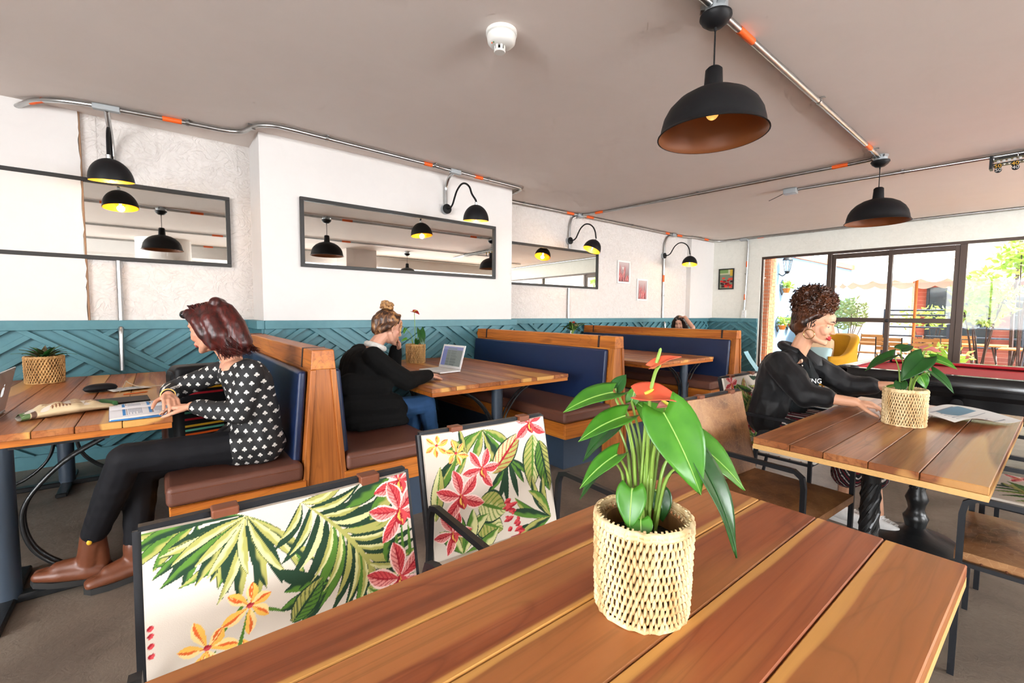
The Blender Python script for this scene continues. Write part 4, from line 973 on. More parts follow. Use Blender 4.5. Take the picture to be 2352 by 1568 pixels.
def wall_lamp(x, yw, zp, down, label, reach=.60):
    t = thing('wall_lamp', label, 'lamp', (x, yw, zp), group='gooseneck wall lamps')
    R = Matrix.Rotation(PI/2, 4, 'X')
    mk('mount_box', MB().lathe([(.057, 0), (.057, .045)], 24, mat=R), 'box_grey', t, 40)
    mk('back_plate', MB().lathe([(.056, .045), (.056, .058), (.05, .062)], 28, mat=R), 'black_matte', t, 40)
    e = Vector((0, -reach, 0))
    path = smoothpath([(0, -.06, 0), (0, -.12, .0), (0, -.175, .03), (0, -.215, .09), (0, -.27, .165), (0, -.36, .215), (0, -.45, .205), (0, -.53, .15), (0, -.575, .07), (0, -reach+.01, -.01), (0, -reach, -.04)], 4)
    mk('arm', MB().tube(path, .0105, 10), 'black_matte', t, 60)
    dn = Vector(down).normalized(); q = (-dn).to_track_quat('Z', 'Y').to_matrix().to_4x4(); q.translation = e+Vector((0, 0, -.035))
    mk('collar', MB().lathe([(.014, .0), (.014, -.028)], 12, mat=q), 'galvanized', t, 40)
    h = .165; rr = .138
    prof = [(.012, -.026)]+[(rr*math.sin(a), -.026-h*(1-math.cos(a))) for a in (PI/2*k/10 for k in range(1, 11))]
    mk('shade', MB().lathe(prof, 40, mat=q, caps=False), 'black_matte', t, 60)
    mk('shade_lining', MB().lathe([(max(.01, r-.004), z-.0035) for r, z in prof], 40, mat=q, caps=False), 'gold_inside', t, 60)
    mk('socket', MB().lathe([(.02, -.03), (.02, -.085)], 12, mat=q), 'black_matte', t, 40)
    mk('bulb', MB().ball((0, 0, 0), .047, 16, 12, mat=q @ Matrix.Translation((0, 0, -.14))) if False else MB().lathe([(.013, -.085), (.02, -.095), (.04, -.118), (.047, -.145), (.042, -.17), (.025, -.188), (.002, -.193)], 18, mat=q), 'bulb_glass', t, 60)
    mk('filament', MB().ball((0, 0, 0), (.011, .011, .02), 8, 6, mat=q @ Matrix.Translation((0, 0, -.14))) if False else MB().lathe([(.003, -.115), (.012, -.125), (.014, -.145), (.010, -.162), (.002, -.168)], 10, mat=q), 'bulb_core', t, 60)
    d = bpy.data.lights.new('lamp_light', 'POINT'); d.energy = 9; d.color = (1, .60, .26); d.shadow_soft_size = .03; l = bpy.data.objects.new('lamp_light', d); COL.objects.link(l); l.parent = t; l.location = q @ Vector((0, 0, -.20))
    return t
wall_lamp(-.24, D-.01, 2.50, (0.06, .12, -1), 'gooseneck wall lamp in front of the mirror above the woman with the book')
wall_lamp(2.72, DP, 2.505, (.05, .10, -1), 'gooseneck wall lamp on the white pillar', .66)
wall_lamp(5.33, D, 2.47, (-.42, .16, -1), 'gooseneck wall lamp with tilted shade over the mirror beyond the pillar')
wall_lamp(8.04, D, 2.455, (-.2, -.06, -1), 'gooseneck wall lamp closest to the room corner')
# ================================================================== CONDUITS
CZ = 2.897
def conduit(label, runs, tapes=(), boxes=(), straps=(), group='galvanized conduit runs'):
    t = thing('electrical_conduit', label, 'conduit', runs[0][0], group=group); o = Vector(runs[0][0])
    L = lambda p: tuple(Vector(p)-o)
    for r in runs: mk('pipe', MB().tube(smoothpath([L(p) for p in r], 5) if len(r) > 2 else [L(p) for p in r], .0185, 12), 'galvanized', t, 60)
    for a, b in tapes: mk('orange_tape', MB().tube([L(a), L(b)], .0202, 12), 'orange_tape', t, 60)
    for (c, d, sz, rz) in boxes:
        c = Vector(L(c)); m_ = Matrix.Translation(c) @ Matrix.Rotation(rz, 4, 'Z')
        mk('junction_box', MB().box(-sz[0]/2, sz[0]/2, -sz[1]/2, sz[1]/2, -sz[2]/2, sz[2]/2), 'box_grey', t, bevel=.008, seg=2).matrix_local = m_
    for p, a in straps:
        m_ = Matrix.Translation(L(p)) @ Matrix.Rotation(a, 4, 'Z')
        mk('strap', MB().lathe([(.0225, -.012), (.0225, .012)], 10, mat=m_ @ Matrix.Rotation(PI/2, 4, 'Y'), caps=False).box(-.01, .01, -.042, .042, .014, .021, mat=m_), 'galvanized', t)
    return t
P3 = lambda x, y, z=CZ: (x, y, z)
conduit('galvanized conduit along the ceiling over the first mirror and the white pillar', [
    [P3(-.80, 5.21, 2.86), P3(-.74, 5.14, 2.88), P3(-.66, 5.05), P3(-.50, 4.94), P3(-.33, 4.885)], [P3(-.17, 4.87), P3(.1, 4.84), P3(.36, 4.82), P3(.55, 4.80), P3(.66, 4.73), P3(.70, 4.62), P3(.745, 4.50), P3(.84, 4.42), P3(.96, 4.40), P3(1.2, 4.41)], [P3(1.2, 4.41), P3(2.5, 4.465)],
    [P3(2.5, 4.465), P3(2.58, 4.48), P3(2.66, 4.48)], [P3(2.8, 4.48), P3(2.95, 4.49), P3(3.05, 4.50)], [P3(3.05, 4.50), P3(3.60, 4.525), P3(3.74, 4.545), P3(3.80, 4.62), P3(3.80, 4.72)],
    [P3(-.25, 4.88, 2.88), P3(-.25, 4.97, 2.84), P3(-.245, 5.14, 2.74), P3(-.24, 5.185, 2.6)], [P3(-.24, 5.185, 2.6), P3(-.24, 5.185, 2.5)], [P3(-.24, 5.185, 1.72), P3(-.242, 5.185, 1.2), P3(-.243, 5.14, 1.1), P3(-.245, 5.12, .77)],
    [P3(2.72, 4.50, 2.885), P3(2.715, 4.60, 2.85), P3(2.72, 4.675, 2.76), P3(2.72, 4.68, 2.66), P3(2.72, 4.68, 2.56)]],
    [(P3(-.70, 5.10, 2.888), P3(-.62, 5.02, 2.899)), (P3(.10, 4.84), P3(.23, 4.83)), (P3(2.32, 4.457), P3(2.42, 4.461)), (P3(3.00, 4.497), P3(3.12, 4.503))],
    [(P3(-.25, 4.875, 2.892), 0, (.17, .05, .045), -.12), (P3(2.73, 4.48, 2.892), 0, (.14, .05, .05), .04)], [(P3(.27, 4.825), -.06), (P3(2.45, 4.462), .04), (P3(3.2, 4.507), .04), (P3(1.3, 4.414), .04), (P3(.72, 4.56), 1.9)])
conduit('galvanized conduit along the ceiling beyond the white pillar', [[P3(3.82, 4.72), P3(3.86, 5.0), P3(3.98, 5.13), P3(4.2, 5.15)], [P3(4.2, 5.15), P3(5.44, 5.14)], [P3(5.56, 5.14), P3(8.22, 5.15)], [P3(8.36, 5.15), P3(8.7, 5.13), P3(8.92, 5.06), P3(9.1, 5.04)], [P3(9.1, 5.04), P3(9.6, 5.03), P3(9.80, 4.98), P3(9.87, 4.85), P3(9.895, 4.5)],
    [P3(5.48, 5.16, 2.88), P3(5.38, 5.185, 2.83), P3(5.335, 5.19, 2.72), P3(5.33, 5.19, 2.52)], [P3(5.33, 5.19, 2.42), P3(5.33, 5.19, 2.35)], [P3(5.33, 5.19, 1.70), P3(5.33, 5.19, 1.22), P3(5.33, 5.14, 1.1), P3(5.33, 5.12, .8)],
    [P3(8.28, 5.16, 2.88), P3(8.14, 5.185, 2.83), P3(8.06, 5.19, 2.70), P3(8.05, 5.19, 2.5)], [P3(8.05, 5.19, 2.4), P3(8.06, 5.19, 1.22), P3(8.06, 5.14, 1.1), P3(8.06, 5.12, .8)]],
    [(P3(5.20, 5.142), P3(5.36, 5.14)), (P3(5.66, 5.141), P3(5.84, 5.141)), (P3(8.0, 5.15), P3(8.13, 5.15)), (P3(8.42, 5.147), P3(8.58, 5.137)), (P3(8.05, 5.19, 2.07), P3(8.05, 5.19, 1.93)), (P3(9.3, 5.036), P3(9.46, 5.033))],
    [(P3(5.5, 5.14, 2.885), 0, (.12, .10, .06), 0), (P3(8.29, 5.15, 2.885), 0, (.12, .08, .06), 0)], [(P3(4.3, 5.15), 0), (P3(4.55, 5.15), 0), (P3(6.9, 5.145), 0), (P3(8.86, 5.08), -.3), (P3(8.05, 5.19, 1.65), 0)])
wl_pts = [wp(.72, -.05, CZ), wp(4.0, -.05, CZ), wp(9.0, -.05, CZ)]
conduit('galvanized conduit along the ceiling above the patio windows', [[wp(.80, -.05, CZ), wp(9, -.05, CZ)], [wp(.80, -.08, CZ-.03), wp(9, -.08, CZ-.03)] if False else [wp(.80, -.085, CZ+.004), wp(9, -.085, CZ+.004)], [wp(.8, -.02, CZ-.02), wp(.81, -.02, 2.7), wp(.80, -.02, 2.0), wp(.78, -.02, 1.38)]],
    [(wp(1.0, -.05, CZ), wp(1.12, -.05, CZ)), (wp(3.15, -.05, CZ), wp(3.3, -.05, CZ)), (wp(.803, -.02, 2.42), wp(.802, -.02, 2.3)), (wp(.788, -.02, 1.72), wp(.786, -.02, 1.6))], [(wp(.74, -.05, 2.885), 0, (.08, .16, .06), 0)], [(wp(2.0, -.05, CZ), PI/2), (wp(.8, -.02, 2.15), 0)])
conduit('galvanized conduit crossing the ceiling to the farther pendant lamp', [[P3(5.52, 5.08), P3(5.56, 4.95), P3(5.63, 4.5)], [P3(5.63, 4.5), P3(5.82, 1.75)], [P3(5.82, 1.75), P3(5.835, 1.55), P3(5.833, 1.37)]], [(P3(5.575, 4.86), P3(5.595, 4.72)), (P3(5.822, 1.72), P3(5.828, 1.58))], (), [(P3(5.72, 3.2), PI/2+.06)])
conduit('thick galvanized conduit linking the pendant lamps', [[P3(-4.9, 1.22), P3(.05, 1.25)], [P3(.19, 1.25), P3(2.29, 1.256)], [P3(2.43, 1.256), P3(5.5, 1.30)], [P3(5.5, 1.30), P3(5.65, 1.305), P3(5.77, 1.306)]], [(P3(2.62, 1.259), P3(2.80, 1.262)), (P3(5.28, 1.297), P3(5.44, 1.30)), (P3(.5, 1.25), P3(.68, 1.25)), (P3(-.6, 1.246), P3(-.42, 1.247))], (), [(P3(3.95, 1.277), 0), (P3(5.55, 1.302), 0), (P3(1.6, 1.255), 0)])
conduit('galvanized conduit ending in a grey box over the pool table', [[P3(6.49, 2.28), P3(6.98, -2.2)]], (), [(P3(6.475, 2.36, 2.885), 0, (.10, .15, .07), .11)], [(P3(6.60, 1.27), PI/2+.1)])
mk('loose_wire', MB().tube(smoothpath([(6.46, 2.43, 2.87), (6.45, 2.5, 2.84), (6.43, 2.6, 2.80)], 4), .004, 6), 'black_matte', None); tag(bpy.data.objects['loose_wire'], 'short loose black wire hanging from the grey ceiling box', 'wire')
for y, l in ((-1.2, 'galvanized conduit across the room, nearer run in the mirror'), (-3.4, 'galvanized conduit across the room, farther run in the mirror')): conduit(l, [[P3(-4.9, y), P3(9.6, y)]], [(P3(1.0, y), P3(1.2, y)), (P3(3.4, y), P3(3.6, y))])
t = thing('wall_outlet', 'white outlet box at the foot of the conduit by the patio window', 'outlet', wp(.78, -.0, 1.30)); t.rotation_euler = (0, 0, math.atan2(WE.y, WE.x))
mk('box', MB().box(-.04, .04, -.045, 0, -.08, .08), 'white_plastic', t, bevel=.005, seg=2)
for z in (-.03, .03): mk('socket', MB().lathe([(.016, .045), (.016, .049)], 14, mat=Matrix.Translation((0, 0, z)) @ Matrix.Rotation(PI/2, 4, 'X')), 'keys', t)
# smoke detector
t = thing('smoke_detector', 'round white smoke detector on the ceiling', 'smoke detector', (1.625, 2.155, CEIL), math.radians(150))
mk('base', MB().lathe([(.09, 0), (.09, -.018), (.082, -.024)], 36), 'white_plastic', t, 40)
mk('housing', MB().lathe([(.082, -.024), (.084, -.034), (.080, -.06), (.066, -.075), (.04, -.082), (.001, -.083)], 36), 'white_plastic', t, 50)
mk('sensor_cap', MB().lathe([(.032, -.105), (.034, -.11), (.030, -.116), (.001, -.117)], 24, (.01, 0, 0)), 'white_plastic', t, 40)
for k in range(7):
    a = 2*PI*k/7; mk('fin', MB().box(-.003, .003, -.006, .006, -.106, -.078, mat=Matrix.Translation((.01+.029*math.cos(a), .029*math.sin(a), 0)) @ Matrix.Rotation(a, 4, 'Z')), 'white_plastic', t)
mk('sensor_core', MB().lathe([(.018, -.08), (.018, -.106)], 14, (.01, 0, 0)), 'black_matte', t)
mk('indicator', MB().ball((.05, .035, -.080), .004, 8, 6), 'print_green', t); mk('indicator', MB().ball((.058, .024, -.079), .004, 8, 6), 'orange_tape', t)
# score beads over the pool table
t = thing('pool_scoreboard', 'black hanging bead scoreboard with numbers over the pool table', 'scoreboard', (6.62, .60, 2.86))
simple('gold_number', srgb(226, 176, 40), .5)
for z in (-.005, -.055): mk('bar', MB().box(-.05, .05, -1.6, .0, z-.012, z), 'black_metal', t)
mk('end_bracket', MB().box(-.055, .055, -.02, .0, -.10, .03), 'black_metal', t)
for k in range(9): mk('hook', MB().tube(smoothpath([(-.055, -.03-k*.16, .01), (-.075, -.03-k*.16, -.01), (-.06, -.03-k*.16, -.03)], 3), .003, 5), 'galvanized', t)
for k in range(42): mk('bead', MB().lathe([(.006, -.012), (.013, -.006), (.013, .006), (.006, .012)], 8, mat=Matrix.Translation((-.03, -.06-k*.036-(k//5)*.008, -.035)) @ Matrix.Rotation(PI/2, 4, 'X')), 'white_plastic' if (k//5) % 2 else 'keys', t)
for k in range(48): mk('tooth', MB().add([(-.05, -.03-k*.032, -.067), (-.05, -.05-k*.032, -.067), (-.05, -.04-k*.032, -.082), (-.046, -.03-k*.032, -.067), (-.046, -.05-k*.032, -.067), (-.046, -.04-k*.032, -.082)], [(0, 2, 1), (3, 4, 5), (0, 1, 4, 3), (1, 2, 5, 4), (2, 0, 3, 5)]), 'white_plastic', t)
for k, n in enumerate(('50', '40', '30', '20', '10')):
    y = -.06-k*.115
    d = mk('number_disc', MB().lathe([(.028, 0), (.028, .003)], 20, mat=Matrix.Translation((-.052, y, -.085)) @ Matrix.Rotation(PI/2, 4, 'Y')), 'black_matte', t)
    text('number', n, .05, 'gold_number', t, (-.0535, y, -.083), (PI/2, 0, -PI/2)); text('number', n, .045, 'keys', t, (-.0535, y-.004, -.122), (PI/2, 0, -PI/2)); d2 = mk('number_disc', MB().lathe([(.026, 0), (.026, .003)], 20, mat=Matrix.Translation((-.052, y-.004, -.123)) @ Matrix.Rotation(PI/2, 4, 'Y')), 'black_matte', t)
# ================================================================== THINGS ON THE BOOTH TABLES
TZ = .7615
def laptop(label, loc, rz, body, tilt, logo=False, mail=False):
    t = thing('laptop', label, 'laptop', loc, rz); W, Dp_, h = .325, .227, .017     # user sits at -y, lid at +y
    mk('base', MB().box(-W/2, W/2, -Dp_, 0, .002, h), body, t, bevel=.006, seg=2)
    mk('keyboard_deck', MB().box(-W/2+.03, W/2-.03, -.125, -.02, h, h+.0006), 'keys', t)
    for r_ in range(5):
        for k in range(13): mk('key', MB().box(-.13+k*.0202, -.113+k*.0202, -.119+r_*.0195, -.103+r_*.0195, h+.0005, h+.002), 'white_plastic' if body == 'white_laptop' else 'black_matte', t)
    mk('trackpad', MB().box(-.05, .05, -.205, -.14, h, h+.0006), 'keys', t)
    lid = mk('lid', MB().box(-W/2, W/2, -.004, .004, 0, .222), body, t, bevel=.0035, seg=2, loc=(0, -.004, h+.001), rot=(-tilt, 0, 0))
    if mail:
        c = Cloth(.285, .18, .0035); c.C[:] = srgb(116, 122, 116); c.C[c.X < .06] = srgb(104, 110, 160); c.C[c.Y > .15] = srgb(132, 134, 176); c.C[(c.Y > .155) & (c.Y < .168) & (c.X > .07) & (c.X < .2)] = srgb(120, 130, 140)
        for k in range(11):
            y = .012+k*.0125; c.C[(abs(c.Y-y) < .0022) & (c.X > .07) & (c.X < .11)] = srgb(70, 76, 72); c.C[(abs(c.Y-y) < .0022) & (c.X > .125) & (c.X < .18+.06*random.random())] = srgb(64, 70, 66)
        o = painted_panel('screen', c, lambda u, v, d: np.stack([u-.1425+0*v, -.0046+d*.01+0*u, .024+v+0*u], -1), lid, .001); o.data.materials[0] = MATS['screen_print']
    else: mk('screen', MB().box(-.1425, .1425, -.0048, -.0042, .022, .205), 'glass_dark', lid)
    mk('bezel', MB().box(-W/2+.004, W/2-.004, -.0044, -.0038, .004, .218), body if mail else 'black_matte', lid)
    if logo:
        body_ = []
        for k in range(40):
            a = 2*PI*k/40; r = .024*(1-.10*math.cos(2*a)*0+.06*abs(math.cos(a)))
            x, y = r*math.cos(a), r*1.08*math.sin(a)
            if abs(a-PI/2) < .5: y -= .004*(1-abs(a-PI/2)/.5)
            if abs(a-3*PI/2) < .35: y += .003*(1-abs(a-3*PI/2)/.35)
            dx, dy = x-.030, y-.004; q = math.hypot(dx, dy)
            if q < .0125: x, y = .030+dx/q*.0125, .004+dy/q*.0125
            body_.append((x, y))
        f = lambda u, v, d: (-u, d, .111+v)
        mk('logo', MB().prism(body_, f, .0040, .0047), 'logo_white', lid); mk('logo', MB().prism([(.001, .029), (.004, .034), (.010, .040), (.011, .034), (.007, .030)], f, .0040, .0047), 'logo_white', lid)
    return t
emit('logo_white', (1, 1, 1), .8)
m = NT('screen_print'); a = m.n('ShaderNodeAttribute', attribute_name='paint'); m.p(Base_Color=(.02, .02, .02), Roughness=.35, Emission_Color=a.outputs['Color']); m.b.inputs['Emission Strength'].default_value = .75; MATS['screen_print'] = m.m
laptop('silver laptop seen from behind its lid at the picture edge', (-.63, 3.27, TZ), -PI/2, 'silver_laptop', .22, logo=True)
laptop('white laptop with a mail screen in front of the woman in black', (2.10, 3.55, TZ), -PI/2+.12, 'white_laptop', .30, mail=True)
# open book
t = thing('open_book', 'open textbook with white and blue pages lying on the table edge', 'book', (-.085, 3.06, TZ), .06)
for s in (-1, 1):
    c = Cloth(.24, .20, .003); c.C[:] = srgb(236, 236, 240)
    for x in (.05, .15):
        c.C[(c.X > x) & (c.X < x+.013) & (c.Y > .03) & (c.Y < .17)] = srgb(28, 128, 200); c.C[(c.X > x+.013) & (c.X < x+.019) & (c.Y > .05) & (c.Y < .17)] = srgb(140, 120, 110)
        for k in range(9): c.C[(np.abs(c.X-x-.026-k*.006) < .0012) & (c.Y > .035) & (c.Y < .12+.05*random.random())] = srgb(150, 160, 180)
    f = lambda u, v, d: np.stack([u-.12+0*v, s*(v+.002), .012+.016*np.sin(np.pi*np.clip(v/.2, 0, 1)**.7)*(1-.5*v/.2)-d+.004*np.sin(u*9)*v/.2], -1)
    o = painted_panel('page', c, f, t, .009); o.data.materials[0] = MATS['print']
    o = mk('cover', MB().box(-.122, .122, *sorted((0, s*.205)), .0, .0025), 'print_blue', t)
mk('page_flap', MB().add([(-.12, -.20, .006), (.12, -.20, .006), (.125, -.222, .004), (-.05, -.225, .003), (-.12, -.20, .001), (.12, -.2, .001), (.125, -.222, .001), (-.05, -.225, .001)], [(0, 1, 2, 3), (4, 7, 6, 5), (0, 3, 7, 4), (1, 0, 4, 5), (2, 1, 5, 6), (3, 2, 6, 7)]), 'print_blue', t)
# paper bag
t = thing('paper_bag', 'crumpled kraft paper bag with brown printing lying on the table', 'bag', (-.375, 3.20, TZ), .50)
c = Cloth(.36, .34, .003); c.C[:] = srgb(210, 188, 150)
for k in range(15): c.C[(np.abs(c.Y-.055-k*.0065) < .0014) & (c.X > .08+.03*random.random()) & (c.X < .24+.06*random.random())] = srgb(126, 78, 52)
for k in range(6): c.leaf((.10+k*.012, .03), (.11+k*.012, .06), .006, srgb(126, 78, 52))
c.C[(c.X > .26) & (c.X < .32) & (c.Y > .05) & (c.Y < .12) & ((c.X*300).astype(int) % 3 == 0)] = srgb(110, 80, 60)
c.C[(c.X > .33) & (c.Y < .2)] = srgb(92, 128, 70); c.C[(c.X < .03)] = srgb(84, 110, 66); c.C[(c.X < .05) & (c.X > .03)] = srgb(96, 70, 56)
def bagf(u, v, d):
    k = np.clip(u/.36, 0, 1); w = .035+.055*np.clip(k*1.9, 0, 1); h = .012+.055*np.sin(np.pi*np.clip(k*.93+.06, 0, 1))**.8; a = v/.34*2*np.pi
    x = u-.18+.012*np.sin(a*2)*k; y = -np.cos(a)*w*1.0; z = np.maximum(.0, h*.5+h*.5*np.sin(a)*(1-.1*np.abs(np.cos(a)))+.005*np.sin(u*47+v*31)*np.sin(a).clip(0, 1)+.004*np.sin(u*90-v*60)*np.sin(a).clip(0, 1))
    return np.stack([x, y, z+0*u], -1)
o = painted_panel('bag_body', c, lambda u, v, d: bagf(np.asarray(u, float), np.asarray(v, float), d), t, .0); o.data.materials[0] = MATS['print']
mk('folded_end', MB().box(.16, .19, -.07, .07, .012, .04), 'print_green', t, bevel=.01, seg=2)
o = tag(mk('notebook', MB().box(-.15, .15, -.10, .10, 0, .014), 'black_matte', None, bevel=.004, seg=2, loc=(-.20, 3.42, TZ), rot=(0, 0, .08)), 'black notebook lying under the open book', 'notebook')
t = thing('glasses_case', 'black hard glasses case on the table by the papers', 'case', (-.30, 3.93, TZ), .25)
mk('case_bottom', MB().grid(lambda u, v: (.085*(1-abs(2*u-1)**4*.0)*(2*u-1), .03*math.cos(PI*v)*(1-abs(2*u-1)**4)**.5, .022-.022*math.sin(PI*v)*(1-abs(2*u-1)**4)**.5), 20, 8), 'black_matte', t, 60)
mk('case_lid', MB().grid(lambda u, v: (.087*(2*u-1), .031*math.cos(PI*v)*(1-abs(2*u-1)**4)**.5, .022+.026*math.sin(PI*v)*(1-abs(2*u-1)**4)**.5*(1+.25*(1-(2*u-1)**2))), 20, 8), 'black_matte', t, 60)
def sheet(label, name, loc, rz, w, h, seed, mat='print', wave=.004):
    c = Cloth(w, h, .004); c.C[:] = srgb(222, 224, 222); rnd = random.Random(seed)
    for k in range(14): c.C[(np.abs(c.Y-h*(.08+k*.06)) < .0025) & (c.X > w*.1) & (c.X < w*rnd.uniform(.4, .92))] = srgb(130, 140, 150)
    c.C[(c.X > w*.55) & (c.X < w*.9) & (c.Y > h*.55) & (c.Y < h*.85)] = srgb(112, 148, 168)
    o = painted_panel(name, c, lambda u, v, d: np.stack([u-w/2+0*v, v-h/2+0*u, .003+wave*(1+np.sin(u*14+v*9))-d+0*u], -1), None, .001); o.data.materials[0] = MATS['print']; o.location = loc; o.rotation_euler = (0, 0, rz); return tag(o, label, 'paper')
sheet('printed white leaflet under the cable on the table', 'leaflet', (-.16, 3.93, TZ), .35, .21, .15, 5)
o = tag(mk('pen', MB().tube([(-.06, 0, .0), (.055, 0, 0), (.065, 0, 0)], [.004, .004, .001], 8), 'orange_pen', None, 60, loc=(-.12, 3.70, TZ+.005), rot=(0, 0, .3)), 'orange pen above the open book', 'pen')
o = tag(mk('cable', MB().tube(smoothpath([(-.20, 3.80, .768), (-.19, 3.95, .772), (-.18, 4.1, .80), (-.165, 4.06, .79), (-.10, 3.98, .768), (.0, 3.97, .768), (.045, 3.95, .766), (.07, 3.9, .72), (.10, 3.5, .60), (.16, 3.0, .52), (.27, 2.8, .509), (.42, 2.84, .508)], 6), .0028, 6), 'cable', None, 60), 'thin beige cable running across the table and down to the bench', 'cable')
o = tag(mk('charger', MB().box(-.035, .035, -.035, .035, 0, .028), 'white_plastic', None, bevel=.007, seg=3, loc=(.17, 2.86, .503)), 'white laptop charger block on the brown bench', 'charger')
# backpack on the bench
t = thing('backpack', 'black backpack with woven rainbow bands behind the woman with the book', 'backpack', (.19, 3.30, .502), .2)
mk('body', MB().box(-.15, .15, -.09, .10, 0, .46), 'black_cloth' if 'black_cloth' in MATS else 'black_matte', t, bevel=.05, seg=4)
for k, (z, cc) in enumerate(((.06, 'orange_tape'), (.085, 'mint_box'), (.11, 'gold_number'), (.15, 'pool_cloth'), (.19, 'mint_box'), (.30, 'pool_cloth'), (.33, 'gold_number'), (.355, 'mint_box'), (.385, 'orange_tape'))): mk('woven_band', MB().box(-.10, .10, -.0925, -.08, z, z+.012), cc, t)
mk('flap', MB().box(-.14, .14, -.105, .06, .36, .47), 'black_matte', t, bevel=.03, seg=3)
mk('buckle', MB().box(-.135, -.095, -.115, -.10, .36, .39), 'box_grey', t, bevel=.004, seg=2)
mk('strap', MB().tube(smoothpath([(-.08, .1, .43), (-.1, .16, .3), (-.09, .13, .08)], 5), .014, 6), 'black_matte', t)
# newspaper on the cafe table
t = sheet('crumpled newspaper sheets in the hands of the curly-haired woman', 'newspaper', (3.30, .36, .758), -.5, .42, .30, 8, wave=.016)
# ================================================================== BASKET PLANTS
def basket(t, r0, r1, h, rows, n, mat, soil_z=.75):
    for r_ in range(rows):
        mb = MB(); z0 = h*(r_+.1)/rows; dz = h/rows; rnd = random.Random(r_*7+n)
        for k in range(n):
            a = 2*PI*(k+.5*(r_ % 2))/n; z = z0+rnd.uniform(-.001, .001); rr = r0+(r1-r0)*(z0+dz/2)/h+rnd.uniform(-.001, .001); w = PI*rr/n*rnd.uniform(.62, .84); sl = rnd.uniform(-.15, .45)*2*PI/n*.5
            ring = []
            pts = []
            for t_, out, ww in ((-.40, -.004, .55), (.0, .001, .95), (.45, .0045, 1.0), (.95, .0035, .95), (1.35, -.003, .6)):
                aa = a+sl*(t_-.5); zz = z+dz*t_; ro = rr+out; e = Vector((math.cos(aa), math.sin(aa), 0)); tg = Vector((-math.sin(aa), math.cos(aa), 0)); c = e*ro+Vector((0, 0, max(.001, zz)))
                pts.append([c+e*.0045*ww, c+tg*w*ww, c-e*.0035*ww, c-tg*w*ww])
            vs = [p for q in pts for p in q]; fs = [(i*4+j, i*4+(j+1) % 4, (i+1)*4+(j+1) % 4, (i+1)*4+j) for i in range(4) for j in range(4)]+[(3, 2, 1, 0), (16, 17, 18, 19)]
            mb.add(vs, fs)
        o = mk('weave_row', mb, mat, t, 180); o['kind'] = 'stuff'
    mk('liner', MB().lathe([(r0-.012, .004), (r1-.012, h*.93), (r1-.017, h*.93), (r0-.017, .012)], 32), 'wicker_dark', t, 50)
    for z, r_, q in ((h, r1+.0015, .0055), (h-.007, r1+.004, .004), (.004, r0+.002, .005)):
        mk('rim', MB().tube([((r_+.0012*math.sin(k*2.3))*math.cos(2*PI*k/64), (r_+.0012*math.sin(k*2.3))*math.sin(2*PI*k/64), z+.0012*math.cos(k*1.7)) for k in range(64)], q, 6, closed=True), mat, t, 60)
    mk('soil', MB().grid(lambda u, v: ((r1-.018)*math.cos(2*PI*u)*v, (r1-.018)*math.sin(2*PI*u)*v, h*soil_z+.005*math.sin(u*40)*math.cos(v*17)), 24, 6), 'soil', t)
wicker('wicker_dark', srgb(86, 58, 32), srgb(140, 100, 58))
def leafmesh(B, T, W, N, arch=.12, fold=.18, lobe=.20, nu=10, nv=12, heart=True, curl=.0):
    B, T, N = Vector(B), Vector(T), Vector(N); d = T-B; L = d.length; d = d.normalized(); S = d.cross(N)
    if S.length < 1e-4: S = d.orthogonal()
    S.normalize(); N2 = S.cross(d).normalized()
    def f(u, v):
        s = 2*u-1
        if heart: w = W*.5*(math.sin(PI*min(1, (v*.93+.07))**.62)**.9 if v < 1 else 0)*(1-.12*v)
        else: w = W*.5*math.sin(PI*min(1, v*.97+.03)**.8)
        if v >= .999: w = 0.0
        al = L*v-(lobe*L*abs(s)**1.3*(1-v)**2.2 if heart else 0)
        up = arch*L*4*v*(1-v)*.6-curl*L*v*v+fold*abs(s)**1.4*w+.012*L*math.sin(v*9+s*3)*abs(s)
        return B+d*al+S*(s*w)+N2*up
    mb = MB().grid(f, nu, nv)
    vein = [f(.5, v/8)+N2*.0006 for v in range(9)]
    side = []
    for k in range(1, 1):
        for sg in (0, 1): side.append([f(.5, k*.15)+N2*.0006, f(.5+(.2 if sg else -.2), k*.15+.06)+N2*.0010, f(.5+(.40 if sg else -.40), k*.15+.11)+N2*.0010])
    return mb, vein, side
def plant_leaf(t, B, T, W, N, mat='leaf', stem_from=None, sr=.0032, stem_bow=.03, veins=True, **kw):
    mb, v, side = leafmesh(B, T, W, N, **kw)
    o = mk('leaf', mb, mat, t, 180); sd = o.modifiers.new('thick', 'SOLIDIFY'); sd.thickness = .0008
    if veins:
        vm = MB().tube(v, [.0013]*5+[.001, .0008, .0006, .0003], 5)
        for q in side: vm.tube(q, [.0006, .0005, .0002], 4)
        mk('vein', vm, 'leaf_vein' if mat == 'leaf' else mat, o)
    if stem_from is not None:
        a, b = Vector(stem_from), Vector(B); m_ = (a+b)/2; out = Vector((b.x-a.x, b.y-a.y, 0)); m2 = Vector((m_.x-out.x*.22, m_.y-out.y*.22, m_.z+stem_bow))
        mk('stem', MB().tube(smoothpath([a, m2, b], 6), [sr*1.1]*7+[sr*.8]*6, 6), 'stem_green', t, 60)
